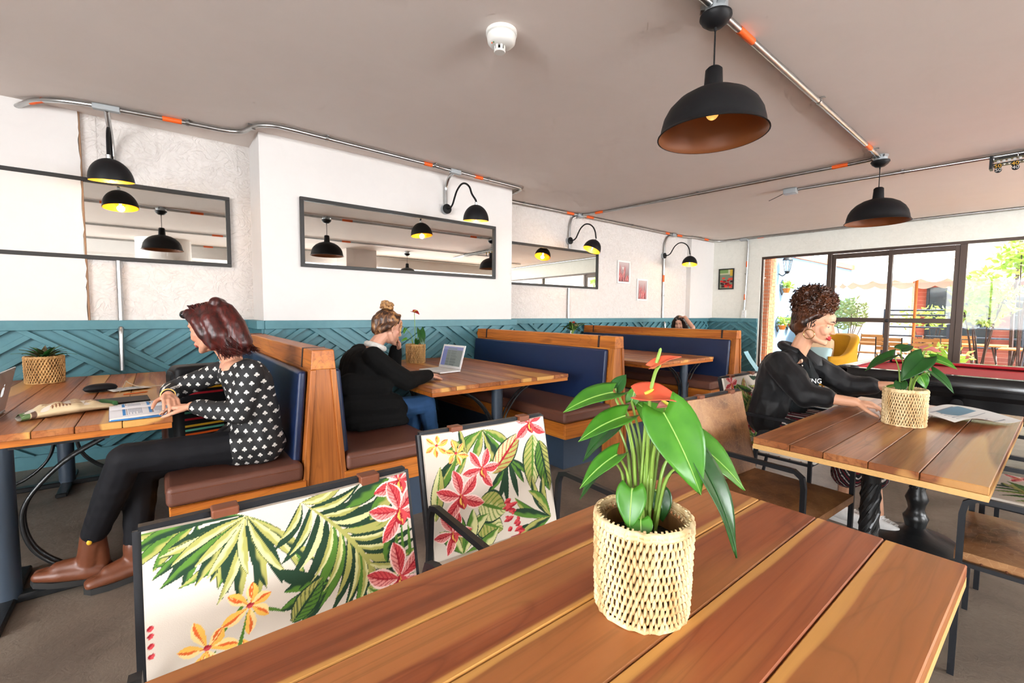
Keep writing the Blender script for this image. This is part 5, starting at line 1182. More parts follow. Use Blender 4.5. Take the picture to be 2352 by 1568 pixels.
def spathe(t, c, az, size, mat, tilt=.3, spadix_mat='spadix', stem_from=None, spad_tilt=.5, wf=.86, sf=.45):
    c = Vector(c); d = Vector((math.cos(az), math.sin(az), -tilt)).normalized(); N = Vector((-t.location.x*.38/max(.3, t.location.xy.length), -t.location.y*.38/max(.3, t.location.xy.length), 1)).normalized()
    mb, v, s_ = leafmesh(c-d*size*.28, c+d*size*.72, size*wf, N, .14, .22, .12, 14, 16)
    o = mk('spathe', mb, mat, t, 180); sd = o.modifiers.new('thick', 'SOLIDIFY'); sd.thickness = .001
    e = c-d*size*.1+Vector((0, 0, .004)); mk('spadix', MB().tube([e, e+(Vector((0, 0, 1))*spad_tilt+d*.7).normalized()*size*sf, e+(Vector((0, 0, 1))*spad_tilt+d*.7).normalized()*size*(sf+.05)], [.0036, .0028, .001], 7), spadix_mat, t, 60)
    if stem_from is not None: mk('stem', MB().tube(smoothpath([stem_from, (Vector(stem_from)+c)/2+Vector((0, 0, .01)), c-Vector((0, 0, .002))], 5), .0032, 6), 'stem_green', t, 60)
# ---- plant on the closest table (leaves set out around the pot: right, away, height)
def plant_frame(C, scale):
    f_ = Vector((C[0], C[1], 0)).normalized(); r_ = Vector((f_.y, -f_.x, 0))
    return lambda a, b, z: r_*a+f_*b+Vector((0, 0, z))
t = thing('potted_anthurium', 'large coral-flowered anthurium in a pale wicker basket on the closest table', 'plant', (.70, .48, .7505)); basket(t, .079, .0835, .174, 12, 54, 'wicker_pale')
F = plant_frame((.70, .48), 1); U = Vector((0, 0, 1)); back = F(0, -1, .35)
S0_ = lambda a, b: F(a, b, .15)
for (Bp, Tp, W, N, mt, base) in (
    ((-.062, .03, .395), (-.150, -.02, .360), .072, F(-.3, -.5, 1), 'leaf', (-.01, .0)), ((-.035, -.02, .362), (-.116, -.05, .315), .068, F(-.5, -.5, .8), 'leaf', (-.012, -.01)),
    ((-.052, .02, .335), (-.118, .03, .252), .055, F(-.8, -.5, .5), 'leaf_dark', (-.02, .01)), ((-.048, -.03, .292), (-.112, -.05, .228), .05, F(-.7, -.6, .5), 'leaf', (-.02, -.02)), ((-.058, .0, .272), (-.116, -.02, .195), .045, F(-.8, -.4, .4), 'leaf_dark', (-.03, 0)),
    ((.030, -.03, .375), (.092, -.06, .246), .098, F(.35, -1, .45), 'leaf', (.01, .0)), ((.075, .03, .318), (.178, .04, .226), .085, F(.6, -.5, .8), 'leaf', (.02, .01)), ((.088, -.02, .298), (.152, -.05, .142), .072, F(1, -.6, .35), 'leaf_dark', (.022, -.01)),
    ((.028, .06, .336), (-.022, .08, .37), .06, F(0, -.8, .8), 'leaf', (.0, .02)), ((-.060, .06, .398), (-.040, .08, .425), .03, F(0, -1, .4), 'leaf_dark', (0, .03)), ((-.028, .07, .372), (-.020, .08, .405), .028, F(0, -1, .5), 'leaf', (0, .03)),
    ((-.020, -.040, .235), (-.022, -.060, .168), .055, F(-.1, -1, .4), 'leaf', (-.005, -.02)), ((-.004, -.048, .185), (-.002, -.066, .146), .042, F(.1, -1, .5), 'leaf', (0, -.03)), ((.028, .03, .208), (.036, .02, .155), .045, F(.3, -1, .3), 'leaf_dark', (.01, .02))):
    plant_leaf(t, F(*Bp), F(*Tp), W, N, mt, S0_(*base), arch=.10)
ca = math.atan2(F(-1, -.35, 0).y, F(-1, -.35, 0).x)
spathe(t, F(.006, -.01, .398), ca+PI-.25, .086, 'spathe_coral', .12, stem_from=S0_(.004, 0), sf=.16, wf=.8); spathe(t, F(.022, .02, .455), ca+PI-.1, .058, 'spathe_coral', -.35, 'stem_green', stem_from=F(.006, .0, .40), spad_tilt=2.4, wf=.5); spathe(t, F(.036, .03, .375), ca+.3, .03, 'spathe_pink', .1, stem_from=S0_(.01, .01))
for k in range(4): mk('stem', MB().tube(smoothpath([S0_(-.008+k*.006, -.005*k), F(-.004+k*.006, 0, .26), F(.0+k*.007, .02*k, .345-.02*k)], 5), .003, 6), 'stem_green', t, 60)
# ---- plant on the second cafe table
t = thing('potted_anthurium', 'pink-flowered dark-leaved anthurium in a pale wicker basket before the curly-haired woman', 'plant', (2.93, .50, .7505)); basket(t, .080, .082, .178, 11, 50, 'wicker_pale')
F = plant_frame((2.93, .50), 1); S0_ = lambda a, b: F(a, b, .14)
for (Bp, Tp, W, N, mt, base) in (((-.055, .02, .345), (-.165, .0, .255), .085, F(-.4, -.6, 1), 'leaf_dark', (-.02, 0)), ((-.03, .05, .372), (.02, .10, .39), .07, F(0, -.7, 1), 'leaf_dark', (-.01, .02)), ((.06, -.03, .345), (-.02, -.08, .225), .11, F(-.1, -1, .5), 'leaf_dark', (.01, -.01)),
    ((.085, .02, .34), (.178, .0, .295), .075, F(.4, -.6, 1), 'leaf', (.02, 0)), ((.09, -.03, .28), (.170, -.05, .185), .07, F(.8, -.6, .6), 'leaf_dark', (.02, -.01)), ((.05, .02, .25), (.075, .02, .185), .06, F(.5, -1, .3), 'leaf', (.01, .0)),
    ((-.02, -.04, .215), (-.012, -.06, .155), .055, F(-.1, -1, .4), 'leaf_dark', (-.005, -.02)), ((-.04, .0, .19), (-.085, -.02, .17), .04, F(-.4, -.4, 1), 'leaf', (-.01, 0)), ((.05, .05, .3), (.09, .09, .24), .06, F(.5, -.6, .8), 'leaf', (.01, .02))):
    plant_leaf(t, F(*Bp), F(*Tp), W, N, mt, S0_(*base), arch=.10)
spathe(t, F(.065, .06, .375), math.atan2(F(1, -.2, 0).y, F(1, -.2, 0).x), .08, 'spathe_pink', .1, stem_from=S0_(.01, .02))
# ---- plant beside the white laptop
t = thing('potted_anthurium', 'red anthurium on one tall stem in a tan basket beside the white laptop', 'plant', (2.13, 4.30, .7615)); basket(t, .092, .096, .19, 10, 34, 'wicker_tan')
F = plant_frame((2.13, 4.30), 1); S0_ = lambda a, b: F(a, b, .15)
spathe(t, F(-.01, 0, .53), math.atan2(F(1, -.5, 0).y, F(1, -.5, 0).x), .09, 'spathe_red', .4, stem_from=S0_(0, 0))
for (Bp, Tp, W, N, mt, base) in (((.05, -.02, .34), (.075, -.06, .15), .09, F(.3, -1, .4), 'leaf_dark', (.01, 0)), ((.02, 0, .24), (.01, -.05, .16), .06, F(0, -1, .5), 'leaf_dark', (0, 0)), ((-.10, .0, .36), (-.12, -.02, .30), .04, F(-.5, -1, .4), 'leaf', (-.02, 0)), ((-.09, .02, .25), (-.15, .0, .22), .04, F(-.5, -1, .8), 'leaf', (-.02, 0))):
    plant_leaf(t, F(*Bp), F(*Tp), W, N, mt, S0_(*base))
# ---- small plant between the far booths
t = thing('potted_anthurium', 'small red anthurium showing above the booth that faces the laptop', 'plant', (4.55, 4.35, .7615)); basket(t, .085, .09, .18, 8, 24, 'wicker_tan')
F = plant_frame((4.55, 4.35), 1); S0_ = lambda a, b: F(a, b, .14)
spathe(t, F(.0, 0, .40), math.atan2(F(.3, -1, 0).y, F(.3, -1, 0).x), .09, 'spathe_red', .3, stem_from=S0_(0, 0))
for k in range(9):
    a = k*2.4; r_ = .11+.03*(k % 3)
    plant_leaf(t, Vector((math.cos(a)*r_*.4, math.sin(a)*r_*.4, .30+.03*(k % 4))), Vector((math.cos(a)*r_*1.5, math.sin(a)*r_*1.5, .27+.06*(k % 3))), .08, Vector((0, 0, 1)), 'leaf_dark', S0_(0, 0), veins=False)
# ---- bromeliad on the book table
t = thing('potted_bromeliad', 'low bromeliad in a tan wicker basket on the book table', 'plant', (-.65, 4.66, .7615)); basket(t, .098, .102, .19, 10, 38, 'wicker_tan', .88)
for k in range(22):
    a = k*2.399; el = .25+.9*(1-k/22.0) if False else .35+.8*(k/22.0); L = .165-.04*(k/22.0)
    d = Vector((math.cos(a)*math.cos(el), math.sin(a)*math.cos(el), math.sin(el))); B = Vector((math.cos(a)*.012, math.sin(a)*.012, .165))
    plant_leaf(t, B, B+d*L, .034, Vector((-d.x*.3, -d.y*.3, 1)), 'leaf_bromeliad' if k % 2 else 'leaf_dark', heart=False, veins=False, arch=.15, curl=.15, fold=.3)
# ================================================================== PEOPLE
V3 = Vector
def vox(name, mb, voxel, it=4, mats='skin', parent=None, wr=0, wfreq=(14, 30), seed=1):
    me = bpy.data.meshes.new(name); me.from_pydata(mb.v, [], mb.f)
    bm = bmesh.new(); bm.from_mesh(me); bmesh.ops.recalc_face_normals(bm, faces=bm.faces); bm.to_mesh(me); bm.free()
    o = bpy.data.objects.new(name, me); COL.objects.link(o)
    r = o.modifiers.new('r', 'REMESH'); r.mode = 'VOXEL'; r.voxel_size = voxel; r.use_smooth_shade = True
    s = o.modifiers.new('s', 'SMOOTH'); s.factor = .5; s.iterations = it
    dg = bpy.context.evaluated_depsgraph_get(); m2 = bpy.data.meshes.new_from_object(o.evaluated_get(dg))
    COL.objects.unlink(o); bpy.data.objects.remove(o)
    n = len(m2.vertices); co = np.empty(n*3, np.float32); m2.vertices.foreach_get('co', co); co = co.reshape(-1, 3)
    if wr:
        nr = np.empty(n*3, np.float32); m2.vertex_normals.foreach_get('vector', nr); nr = nr.reshape(-1, 3)
        rs = np.random.RandomState(seed); d = np.zeros(n)
        for k in range(9):
            w = rs.normal(size=3); w /= np.linalg.norm(w); f = rs.uniform(*wfreq); ph = rs.uniform(0, 6.28); w2 = rs.normal(size=3)*6
            d += np.abs(np.sin((co @ w)*f+ph+1.4*np.sin(co @ w2)))*-1+.6
        co = co+nr*(d/9*wr*2.2)[:, None]; m2.vertices.foreach_set('co', co.ravel().astype(np.float32))
    m2.materials.clear()
    for x in (mats if isinstance(mats, (list, tuple)) else [mats]): m2.materials.append(MATS[x])
    m2.polygons.foreach_set('use_smooth', [True]*len(m2.polygons)); m2.update()
    o = bpy.data.objects.new(name, m2); COL.objects.link(o)
    if parent is not None: o.parent = parent; o.location = -V3(parent.location)
    return o, co
def chain(mb, pts, rad, n=12):
    for i in range(len(pts)-1): mb.capsule(pts[i], pts[i+1], rad[i], rad[i+1], n)
def frame(fwd, c, up=(0, 0, 1)):
    x = V3(fwd).normalized(); y = V3(up).cross(x).normalized(); z = x.cross(y)
    m = Matrix((x, y, z)).transposed().to_4x4(); m.translation = V3(c); return m
def head(mb, Mh, s=1.0):
    P = lambda x, y, z: Mh @ V3((x*s, y*s, z*s))
    def ell(c, r): mb.ball((0, 0, 0), 1, 20, 14, mat=Mh @ Matrix.Translation(V3(c)*s) @ Matrix.Diagonal((r[0]*s, r[1]*s, r[2]*s, 1)))
    ell((-.014, 0, .035), (.096, .074, .086)); ell((.018, 0, -.028), (.070, .060, .088)); ell((.030, 0, .045), (.062, .060, .050))
    for sg in (-1, 1):
        chain(mb, [P(-.015, sg*.050, -.045), P(.018, sg*.042, -.082), P(.060, sg*.010, -.102)], [.020*s, .019*s, .016*s]); mb.capsule(P(.05, sg*.036, -.022), P(.056, sg*.034, -.035), .027*s, .024*s)
        mb.capsule(P(.070, sg*.042, .026), P(.086, sg*.010, .024), .010*s, .009*s); mb.capsule(P(.092, sg*.011, -.036), P(.096, sg*.008, -.038), .0085*s, .008*s)
        mb.capsule(P(.0715, sg*.022, .0065), P(.0670, sg*.043, .0055), .0070*s, .0065*s)
        mb.capsule(P(.083, sg*.019, -.066), P(.091, 0, -.0635), .0055*s, .0065*s); mb.capsule(P(.082, sg*.017, -.074), P(.089, 0, -.077), .0055*s, .0085*s)
        # ear
        e = [P(-.012, sg*.076, .022), P(-.020, sg*.080, .018), P(-.026, sg*.082, .000), P(-.018, sg*.079, -.020), P(-.006, sg*.075, -.033), P(.0, sg*.073, -.030)]
        chain(mb, e, [.005*s, .0055*s, .006*s, .0055*s, .006*s, .004*s], 8); mb.capsule(P(-.010, sg*.070, .012), P(-.008, sg*.070, -.025), .008*s, .007*s)
    chain(mb, [P(.080, 0, .018), P(.094, 0, -.014), P(.1015, 0, -.034)], [.0085*s, .0085*s, .0105*s]); mb.capsule(P(.066, 0, -.100), P(.070, 0, -.106), .018*s, .014*s)
    return P
def face(parent, Mh, s=1.0, brow='hair_dark', lip=None):
    P = lambda x, y, z: Mh @ V3((x*s, y*s, z*s)); off = V3(parent.location)
    for sg in (-1, 1):
        e = mk('eye', MB().ball(P(.0635, sg*.032, -.001)-off, .0115*s, 14, 10), 'eye_white', parent, 180); mk('iris', MB().ball(P(.0712, sg*.0325, -.003)-off, .0050*s, 10, 8), 'eye_dark', e, 180)
        mk('eyelashes', MB().tube([P(.0765, sg*.020, .0)-off, P(.0785, sg*.031, .001)-off, P(.0725, sg*.045, -.001)-off], [.0008*s, .0014*s, .0008*s], 6), 'eye_dark', parent)
        mk('eyebrow', MB().tube([P(.0955, sg*.010, .026)-off, P(.092, sg*.026, .034)-off, P(.078, sg*.046, .030)-off], [.0022*s, .0035*s, .0014*s], 6), brow, parent)
def skin_paint(o, co, base, Mh=None, lip=None, s=1.0, cheek=None):
    c = np.tile(np.array(base, np.float32), (len(co), 1))
    if Mh is not None:
        inv = np.array(Mh.inverted()); L = (co @ inv[:3, :3].T+inv[:3, 3])/s
        if lip is not None:
            m = (L[:, 0] > .076) & (np.abs(L[:, 1]) < .0235*(1-((L[:, 2]+.0705)/.03)**2).clip(0, 1)) & (L[:, 2] < -.0575) & (L[:, 2] > -.0845); c[m] = lip
        if cheek is not None:
            k = np.exp(-((L[:, 0]-.055)**2/.0006+(np.abs(L[:, 1])-.042)**2/.0006+(L[:, 2]+.03)**2/.0006))[:, None]*.5; c = c*(1-k)+np.array(cheek)*k
    setpaint(o.data, c)
def hand(mb, wrist, d, n, side, curl=(.35, .5, .4), s=1.0, spread=.06, thumb=1.0):
    """palm, four unequal bent fingers, thumb from the side of the palm; n = palm side"""
    d = V3(d).normalized(); n = V3(n); n = (n-d*n.dot(d)).normalized(); t = n.cross(d)*side; w = V3(wrist); tips = []
    offs = (.030, .0105, -.0095, -.028); lens = (.070, .079, .073, .057)
    for i in range(4):
        k = w+d*(.083-.004*abs(i-1.2))*s+t*offs[i]*s
        mb.capsule(w+t*offs[i]*.55*s+d*.008*s, k, .0135*s, .0108*s, 8)
        a = 0; p = k; dd = (d+t*spread*(1.2-i)).normalized()
        for j, (fr, r0, r1) in enumerate(((.44, .0092, .0083), (.31, .0083, .0075), (.25, .0075, .0062))):
            a += curl[j]*(1+.12*i); v = dd*math.cos(a)+n*math.sin(a); q = p+v*lens[i]*fr*s; mb.capsule(p, q, r0*s, r1*s, 8); p = q
        tips.append((p, dd*math.cos(a)+n*math.sin(a), -dd*-math.sin(a)*-1+n*-math.cos(a)))
    b = w+d*.022*s+t*.022*s+n*.006*s; v1 = (d*.55+t*.75*thumb+n*.25).normalized(); v2 = (d*.85+t*.35*thumb+n*.35).normalized(); p1 = b+v1*.042*s; p2 = p1+v2*.032*s; p3 = p2+(v2+d*.3).normalized()*.024*s
    chain(mb, [b, p1, p2, p3], [.0145*s, .0105*s, .0092*s, .0072*s], 8); mb.capsule(w+d*.04*s, w+d*.06*s, .016*s, .014*s, 8)
    return tips
def torso(mb, pel, waist, chest, neckb, rv, sL, sR, r=1.0, hip=.105, wst=.082, ch=.098, sh=.052):
    rv = V3(rv)
    for o, k in ((-.078, .96), (-.04, 1.0), (0, 1.0), (.04, 1.0), (.078, .96)):
        chain(mb, [V3(pel)+rv*o*1.12, V3(waist)+rv*o*.80, V3(chest)+rv*o*1.05], [hip*k*r, wst*k*r, ch*k*r])
        chain(mb, [V3(chest)+rv*o*1.05, V3(neckb)+rv*o*.9-V3((0, 0, .055))], [ch*k*r, .062*k*r])
    chain(mb, [sL, V3(neckb)-V3((0, 0, .035)), sR], [sh*r, .055*r, sh*r])
simple('eye_white', (.50, .48, .46), .35); simple('eye_dark', (.015, .010, .008), .3)
def club_cloth():
    m = NT('club_blouse'); tc = m.n('ShaderNodeTexCoord'); sp = m.n('ShaderNodeSeparateXYZ'); m.set(sp.inputs[0], tc.outputs['Object'])
    v = m.math('MULTIPLY', sp.outputs[2], 24.0); row = m.math('FLOOR', v); u = m.math('ADD', m.math('MULTIPLY', m.math('SUBTRACT', sp.outputs[0], m.math('MULTIPLY', sp.outputs[1], .35)), 22.0), m.math('MULTIPLY', m.math('MODULO', row, 2.0), .5))
    fu = m.math('SUBTRACT', m.math('FRACT', u), .5); fv = m.math('SUBTRACT', m.math('FRACT', v), .5); acc = None
    for cx, cy, r in ((0, .15, .118), (-.135, -.04, .118), (.135, -.04, .118), (0, -.17, .055), (0, -.24, .05), (0, -.0, .06)):
        a = m.math('SUBTRACT', fu, cx); b = m.math('SUBTRACT', fv, cy); dd = m.math('SQRT', m.math('ADD', m.math('MULTIPLY', a, a), m.math('MULTIPLY', b, b))); q = m.math('LESS_THAN', dd, r); acc = q if acc is None else m.math('MAXIMUM', acc, q)
    m.p(Base_Color=m.mix(acc, (.010, .010, .011), (.68, .66, .62)), Roughness=.75); m.bump(m.noise(m.co(), 300, 2), .1, .002); MATS['club_blouse'] = m.m
club_cloth()
def cloth(name, c, rough=.8, sheen=0, noise=.2, ns=40):
    m = NT(name); f = m.noise(m.co(), ns, 4); m.p(Base_Color=m.mix(f, [x*(1-noise) for x in c], [x*(1+noise) for x in c]), Roughness=rough); m.b.inputs['Sheen Weight'].default_value = sheen; m.b.inputs['Specular IOR Level'].default_value = .45 if name == 'boot_leather' else .30 if name == 'black_velvet' else .15; m.bump(m.noise(m.co(), ns*8, 2), .12, .002); MATS[name] = m.m
cloth('black_denim', (.010, .010, .012), .7); cloth('black_wool', (.006, .006, .006), .95, 0, .3, 60); cloth('black_velvet', (.005, .005, .006), .58, .05, .4, 20); cloth('black_tee', (.010, .012, .013), .8)
cloth('blue_jeans', srgb(44, 74, 112), .8, 0, .45, 12); cloth('sock_navy', (.010, .016, .028), .85); cloth('scarf_white', srgb(210, 206, 200), .85, 0, .35, 70); cloth('boot_leather', srgb(104, 58, 36), .4, 0, .35, 14); cloth('sneaker_white', (.75, .74, .72), .5); simple('rubber_black', (.015, .014, .013), .7); simple('rubber_white', (.72, .71, .69), .6)
simple('gold', (.75, .48, .16), .25, 1); simple('silver', (.7, .7, .7), .25, 1); simple('bracelet_blue', srgb(40, 110, 170), .6)
SK1, SK2, SK3 = srgb(206, 150, 122), srgb(204, 152, 128), srgb(214, 160, 128)
def attach(o, t): o.parent = t; o.location = -V3(t.location); return o
def part(name, mb, mat, t, smooth=60): return attach(mk(name, mb, mat, None, smooth), t)
def footwear(t, ankle, toe, up, mat, sole, name, high=True, seed=3, laces='strap_leather'):
    a, b = V3(ankle), V3(toe); d = (b-a); fl = V3(d); u = V3(up).normalized(); fl = (fl-u*fl.dot(u)).normalized(); sd = u.cross(fl); h = (a-b).dot(u)
    base = a-u*(a-b).dot(u)                                   # foot plane through the toe point
    heel = base-fl*.055; tip = base+fl*.165; mb = MB()
    for s_ in (-.016, .016): chain(mb, [heel+u*.04+sd*s_, base+u*.045+sd*s_*1.1, base+fl*.09+u*.036+sd*s_*1.25, tip+u*.026+sd*s_*.7], [.034, .040, .033, .024])
    chain(mb, [base+u*.05, a+u*.01 if not high else a+u*.06], [.047 if high else .042, .050 if high else .036])
    if high: chain(mb, [base+fl*.02+u*.07, base+fl*.10+u*.052], [.040, .036])
    chain(mb, [heel+u*.03, a-fl*.012+u*(.03 if high else .0)], [.033, .038])
    o, co = vox(name, mb, .006, 3, mat, t, .0012, (60, 110), seed)
    pr = [(-.088, -.030), (-.092, .0), (-.088, .030), (-.04, .038), (.04, .044), (.11, .050), (.17, .034), (.19, .0), (.17, -.034), (.11, -.047), (.04, -.040), (-.04, -.036)]
    part('sole', MB().prism(pr, lambda p, q, dd: base+fl*p+sd*q+u*dd, -.014, .014), sole, t, 40)
    for k in range(5):
        c = base+fl*(.035+k*.020)+u*(.088-k*.0085); part('lace', MB().tube([c-sd*.022, c+u*.006, c+sd*.022], .0022, 5), laces, t)
    return o
# ------------------------------------------------------------------ woman with the book (faces -X)
t = thing('person', 'person with dark red hair in a black club-print blouse leaning over an open book', 'person', (.40, 2.74, 0))
Mh = frame((-.74, .64, -.20), (.215, 2.77, 1.205)); pel, wst, chs, nk = (.405, 2.74, .605), (.405, 2.74, .745), (.37, 2.745, .925), (.305, 2.76, 1.045); sL, sR = (.365, 2.585, .985), (.33, 2.915, .985)
lE, lW, rE, rW = (.305, 2.565, .785), (.125, 2.735, .815), (.055, 3.05, .855), (.035, 2.875, .862)
B = MB(); head(B, Mh); torso(B, pel, wst, chs, nk, (0, 1, 0), sL, sR, .86); chain(B, [nk, Mh @ V3((-.03, 0, -.05))], [.052, .050])
chain(B, [sL, lE, lW], [.045, .034, .025]); chain(B, [sR, rE, rW], [.045, .034, .025])
hand(B, lW, (-.75, .66, -.05), (0, 0, -1), -1, (.2, .3, .2)); tips = hand(B, rW, (.12, -.95, -.22), (-.1, -.25, -.95), 1, (.30, .42, .35))
for hp, kn, an in (((.40, 2.66, .59), (-.13, 2.64, .625), (-.265, 2.79, .24)), ((.40, 2.82, .59), (-.08, 2.80, .52), (-.115, 2.775, .11))): chain(B, [hp, kn, an], [.070, .046, .030])
o, co = vox('body', B, .0042, 2, 'skin', t); skin_paint(o, co, SK1, Mh, srgb(176, 88, 80), cheek=srgb(214, 130, 108)); face(t, Mh)
for tp, dv, up_ in tips: part('fingernail', MB().ball(tp+V3((0, 0, .0045)), (.005, .006, .003), 8, 6), 'print_grey', t, 180)
C_ = MB(); torso(C_, V3(pel)+V3((0, 0, .0)), wst, chs, V3(nk)-V3((0, 0, .035)), (0, 1, 0), sL, sR, 1.06, .118, .108, .108, .062); chain(C_, [sL, lE, V3(lW)*.86+V3(lE)*.14], [.064, .056, .042]); chain(C_, [sR, rE, V3(rW)*.86+V3(rE)*.14], [.064, .055, .042])
for yy in (2.64, 2.74, 2.84): C_.capsule((.42, yy, .60), (.33, yy, .60), .112, .10)
vox('blouse', C_, .007, 4, 'club_blouse', t, .007, (18, 42), 3)
C_ = MB()
for hp, kn, an in (((.40, 2.66, .59), (-.13, 2.64, .625), (-.258, 2.782, .262)), ((.40, 2.82, .59), (-.08, 2.80, .52), (-.113, 2.776, .14))): chain(C_, [hp, kn, V3(kn)*.5+V3(an)*.5, an], [.092, .070, .066, .052])
for yy in (2.66, 2.74, 2.82): C_.capsule((.43, yy, .60), (.30, yy, .59), .108, .09)
vox('trousers', C_, .007, 4, 'black_denim', t, .005, (20, 50), 4)
for an, an2 in (((-.258, 2.782, .275), (-.272, 2.80, .20)), ((-.113, 2.776, .15), (-.116, 2.772, .09))): part('sock', MB().tube([an, an2], .043, 14), 'sock_navy', t)
part('sock_print', MB().ball((-.275, 2.742, .235), (.010, .006, .012), 10, 8), 'gold_number', t, 180); part('sock_print', MB().ball((-.277, 2.744, .252), (.006, .005, .008), 8, 6), 'mint_box', t, 180)
footwear(t, (-.272, 2.80, .20), (-.45, 2.845, .070), (.16, -.14, .95), 'boot_leather', 'rubber_black', 'boot', True, 3); footwear(t, (-.116, 2.772, .10), (-.30, 2.735, .0155), (0, 0, 1), 'boot_leather', 'rubber_black', 'boot', True, 5)
H = MB(); P = lambda x, y, z: Mh @ V3((x, y, z))
H.ball((0, 0, 0), 1, 20, 14, mat=Mh @ Matrix.Translation((-.022, 0, .048)) @ Matrix.Diagonal((.105, .086, .088, 1)))
for sg in (-1, 1):
    chain(H, [P(.05, sg*.055, .085), P(.0, sg*.080, .04), P(-.03, sg*.086, -.03), P(-.05, sg*.075, -.10)], [.028, .032, .034, .022]); chain(H, [P(-.06, sg*.06, .03), P(-.085, sg*.065, -.05), P(-.11, sg*.05, -.135)], [.05, .05, .022])
chain(H, [P(-.09, 0, .06), P(-.12, 0, -.02), P(-.145, 0, -.10), P(-.165, 0, -.145)], [.06, .066, .055, .018]); chain(H, [P(-.06, -.04, .115), P(-.075, .02, .12)], [.03, .03])
vox('hair', H, .006, 3, 'hair_red', t, .0018, (60, 120), 6)
st = MB(); rnd = random.Random(3)
for k in range(260):
    sg = rnd.choice((-1, 1)); y = rnd.uniform(.02, .085)*sg; st.tube(smoothpath([P(rnd.uniform(-.05, .06), y*.6, .128), P(rnd.uniform(-.09, .0), y*1.08, .03), P(rnd.uniform(-.15, -.03), y*1.02, -.09), P(rnd.uniform(-.20, -.05), y*.9, -.16+rnd.uniform(-.02, .03))], 4), [.0026]*9+[.002]*3+[.0008], 4)
part('hair_strands', st, 'hair_red', t, 60)
g = part('sunglasses', MB().tube([P(.058, -.078, .085), P(.095, -.045, .098), P(.102, -.01, .10), P(.102, .01, .10), P(.095, .045, .098), P(.058, .078, .085)], .004, 6).ball(P(.088, -.035, .090), .022, 12, 8).ball(P(.088, .035, .090), .022, 12, 8).tube([P(.058, -.078, .085), P(.0, -.088, .06)], .0035, 6).tube([P(.058, .078, .085), P(.0, .088, .06)], .0035, 6), 'pool_black', t, 60)
part('earring', MB().tube([P(-.004+.012*math.cos(a), -.080, -.045+.012*math.sin(a)) for a in (2*PI*k/14 for k in range(14))], .0016, 5, closed=True), 'silver', t)
for k, c in enumerate(('bracelet_blue', 'pool_cloth', 'bracelet_blue', 'gold')):
    c0 = V3(rE)+(V3(rW)-V3(rE))*(.90+k*.05); dv = (V3(rW)-V3(rE)).normalized(); a_, b_ = dv.orthogonal().normalized(), dv.cross(dv.orthogonal().normalized()); part('bracelet', MB().tube([c0+(a_*math.cos(q)+b_*math.sin(q))*.031 for q in (2*PI*j/16 for j in range(16))], .0045, 6, closed=True), c, t)
# ------------------------------------------------------------------ woman at the white laptop (faces +X)
t = thing('person', 'person with a brown hair bun in a long black cardigan working at a white laptop', 'person', (1.12, 3.12, 0))
Mh = frame((.96, .10, -.26), (1.352, 3.155, 1.178)); pel, wst, chs, nk = (1.10, 3.12, .605), (1.09, 3.12, .75), (1.13, 3.125, .92), (1.215, 3.135, 1.035); sL, sR = (1.17, 3.29, .985), (1.15, 2.955, .985)
rE, rW, lE, lW = (1.395, 2.95, .80), (1.64, 3.10, .805), (1.47, 3.36, .815), (1.455, 3.275, 1.00)
B = MB(); head(B, Mh); torso(B, pel, wst, chs, nk, (0, 1, 0), sR, sL, .86); chain(B, [nk, Mh @ V3((-.03, 0, -.05))], [.050, .048]); chain(B, [sR, rE, rW], [.045, .034, .025]); chain(B, [sL, lE, lW], [.045, .034, .025])
hand(B, rW, (.80, .55, -.06), (0, 0, -1), 1, (.18, .35, .3)); hand(B, lW, (-.15, -.35, .9), (-.85, -.4, -.1), -1, (.7, .9, .6))
LG = (((1.12, 3.04, .59), (1.58, 3.01, .605), (1.70, 3.12, .20)), ((1.12, 3.20, .59), (1.56, 3.16, .53), (1.50, 3.20, .11)))
for q in LG: chain(B, q, [.075, .052, .034])
o, co = vox('body', B, .0042, 2, 'skin', t); skin_paint(o, co, SK2, Mh, srgb(178, 96, 92), cheek=srgb(212, 120, 106)); face(t, Mh)
C_ = MB(); torso(C_, pel, wst, chs, V3(nk)-V3((0, 0, .015)), (0, 1, 0), sR, sL, 1.10, .125, .125, .115, .070); chain(C_, [sR, V3(sR)*.5+V3(rE)*.5+V3((0, 0, -.02)), rE, rW], [.078, .078, .070, .046]); chain(C_, [sL, lE, lW], [.075, .066, .048])
for yy in (2.98, 3.12, 3.26): C_.capsule((1.10, yy, .61), (1.30, yy, .60), .125, .10)
C_.capsule((1.00, 2.95, .66), (1.26, 2.94, .64), .10, .10); C_.capsule((.99, 2.92, .575), (1.30, 2.91, .57), .068, .062); C_.capsule((1.02, 2.88, .54), (1.34, 2.88, .535), .034, .03); C_.capsule((1.0, 2.98, .80), (1.2, 2.97, .78), .09, .09)
vox('cardigan', C_, .007, 5, 'black_wool', t, .006, (10, 26), 8)
C_ = MB()
for h_, k_, a_ in LG: chain(C_, [h_, k_, V3(k_)*.5+V3(a_)*.5, a_], [.092, .068, .060, .050])
vox('jeans', C_, .007, 3, 'blue_jeans', t, .005, (24, 60), 9)
for (h_, k_, a_), tx in zip(LG, ((1.90, 3.16, .14), (1.70, 3.22, .0155))): footwear(t, (a_[0], a_[1], a_[2] if tx[2] > .1 else .10), tx, (0, 0, 1), 'sneaker_white', 'rubber_white', 'shoe', False, 11, 'rubber_white')
ring = [V3(nk)+V3((.055*math.cos(a)+.02, .075*math.sin(a), .012+.022*math.cos(a)*-1)) for a in (2*PI*k/24 for k in range(24))]
part('scarf', MB().tube(ring, .022, 8, closed=True), 'scarf_white', t)
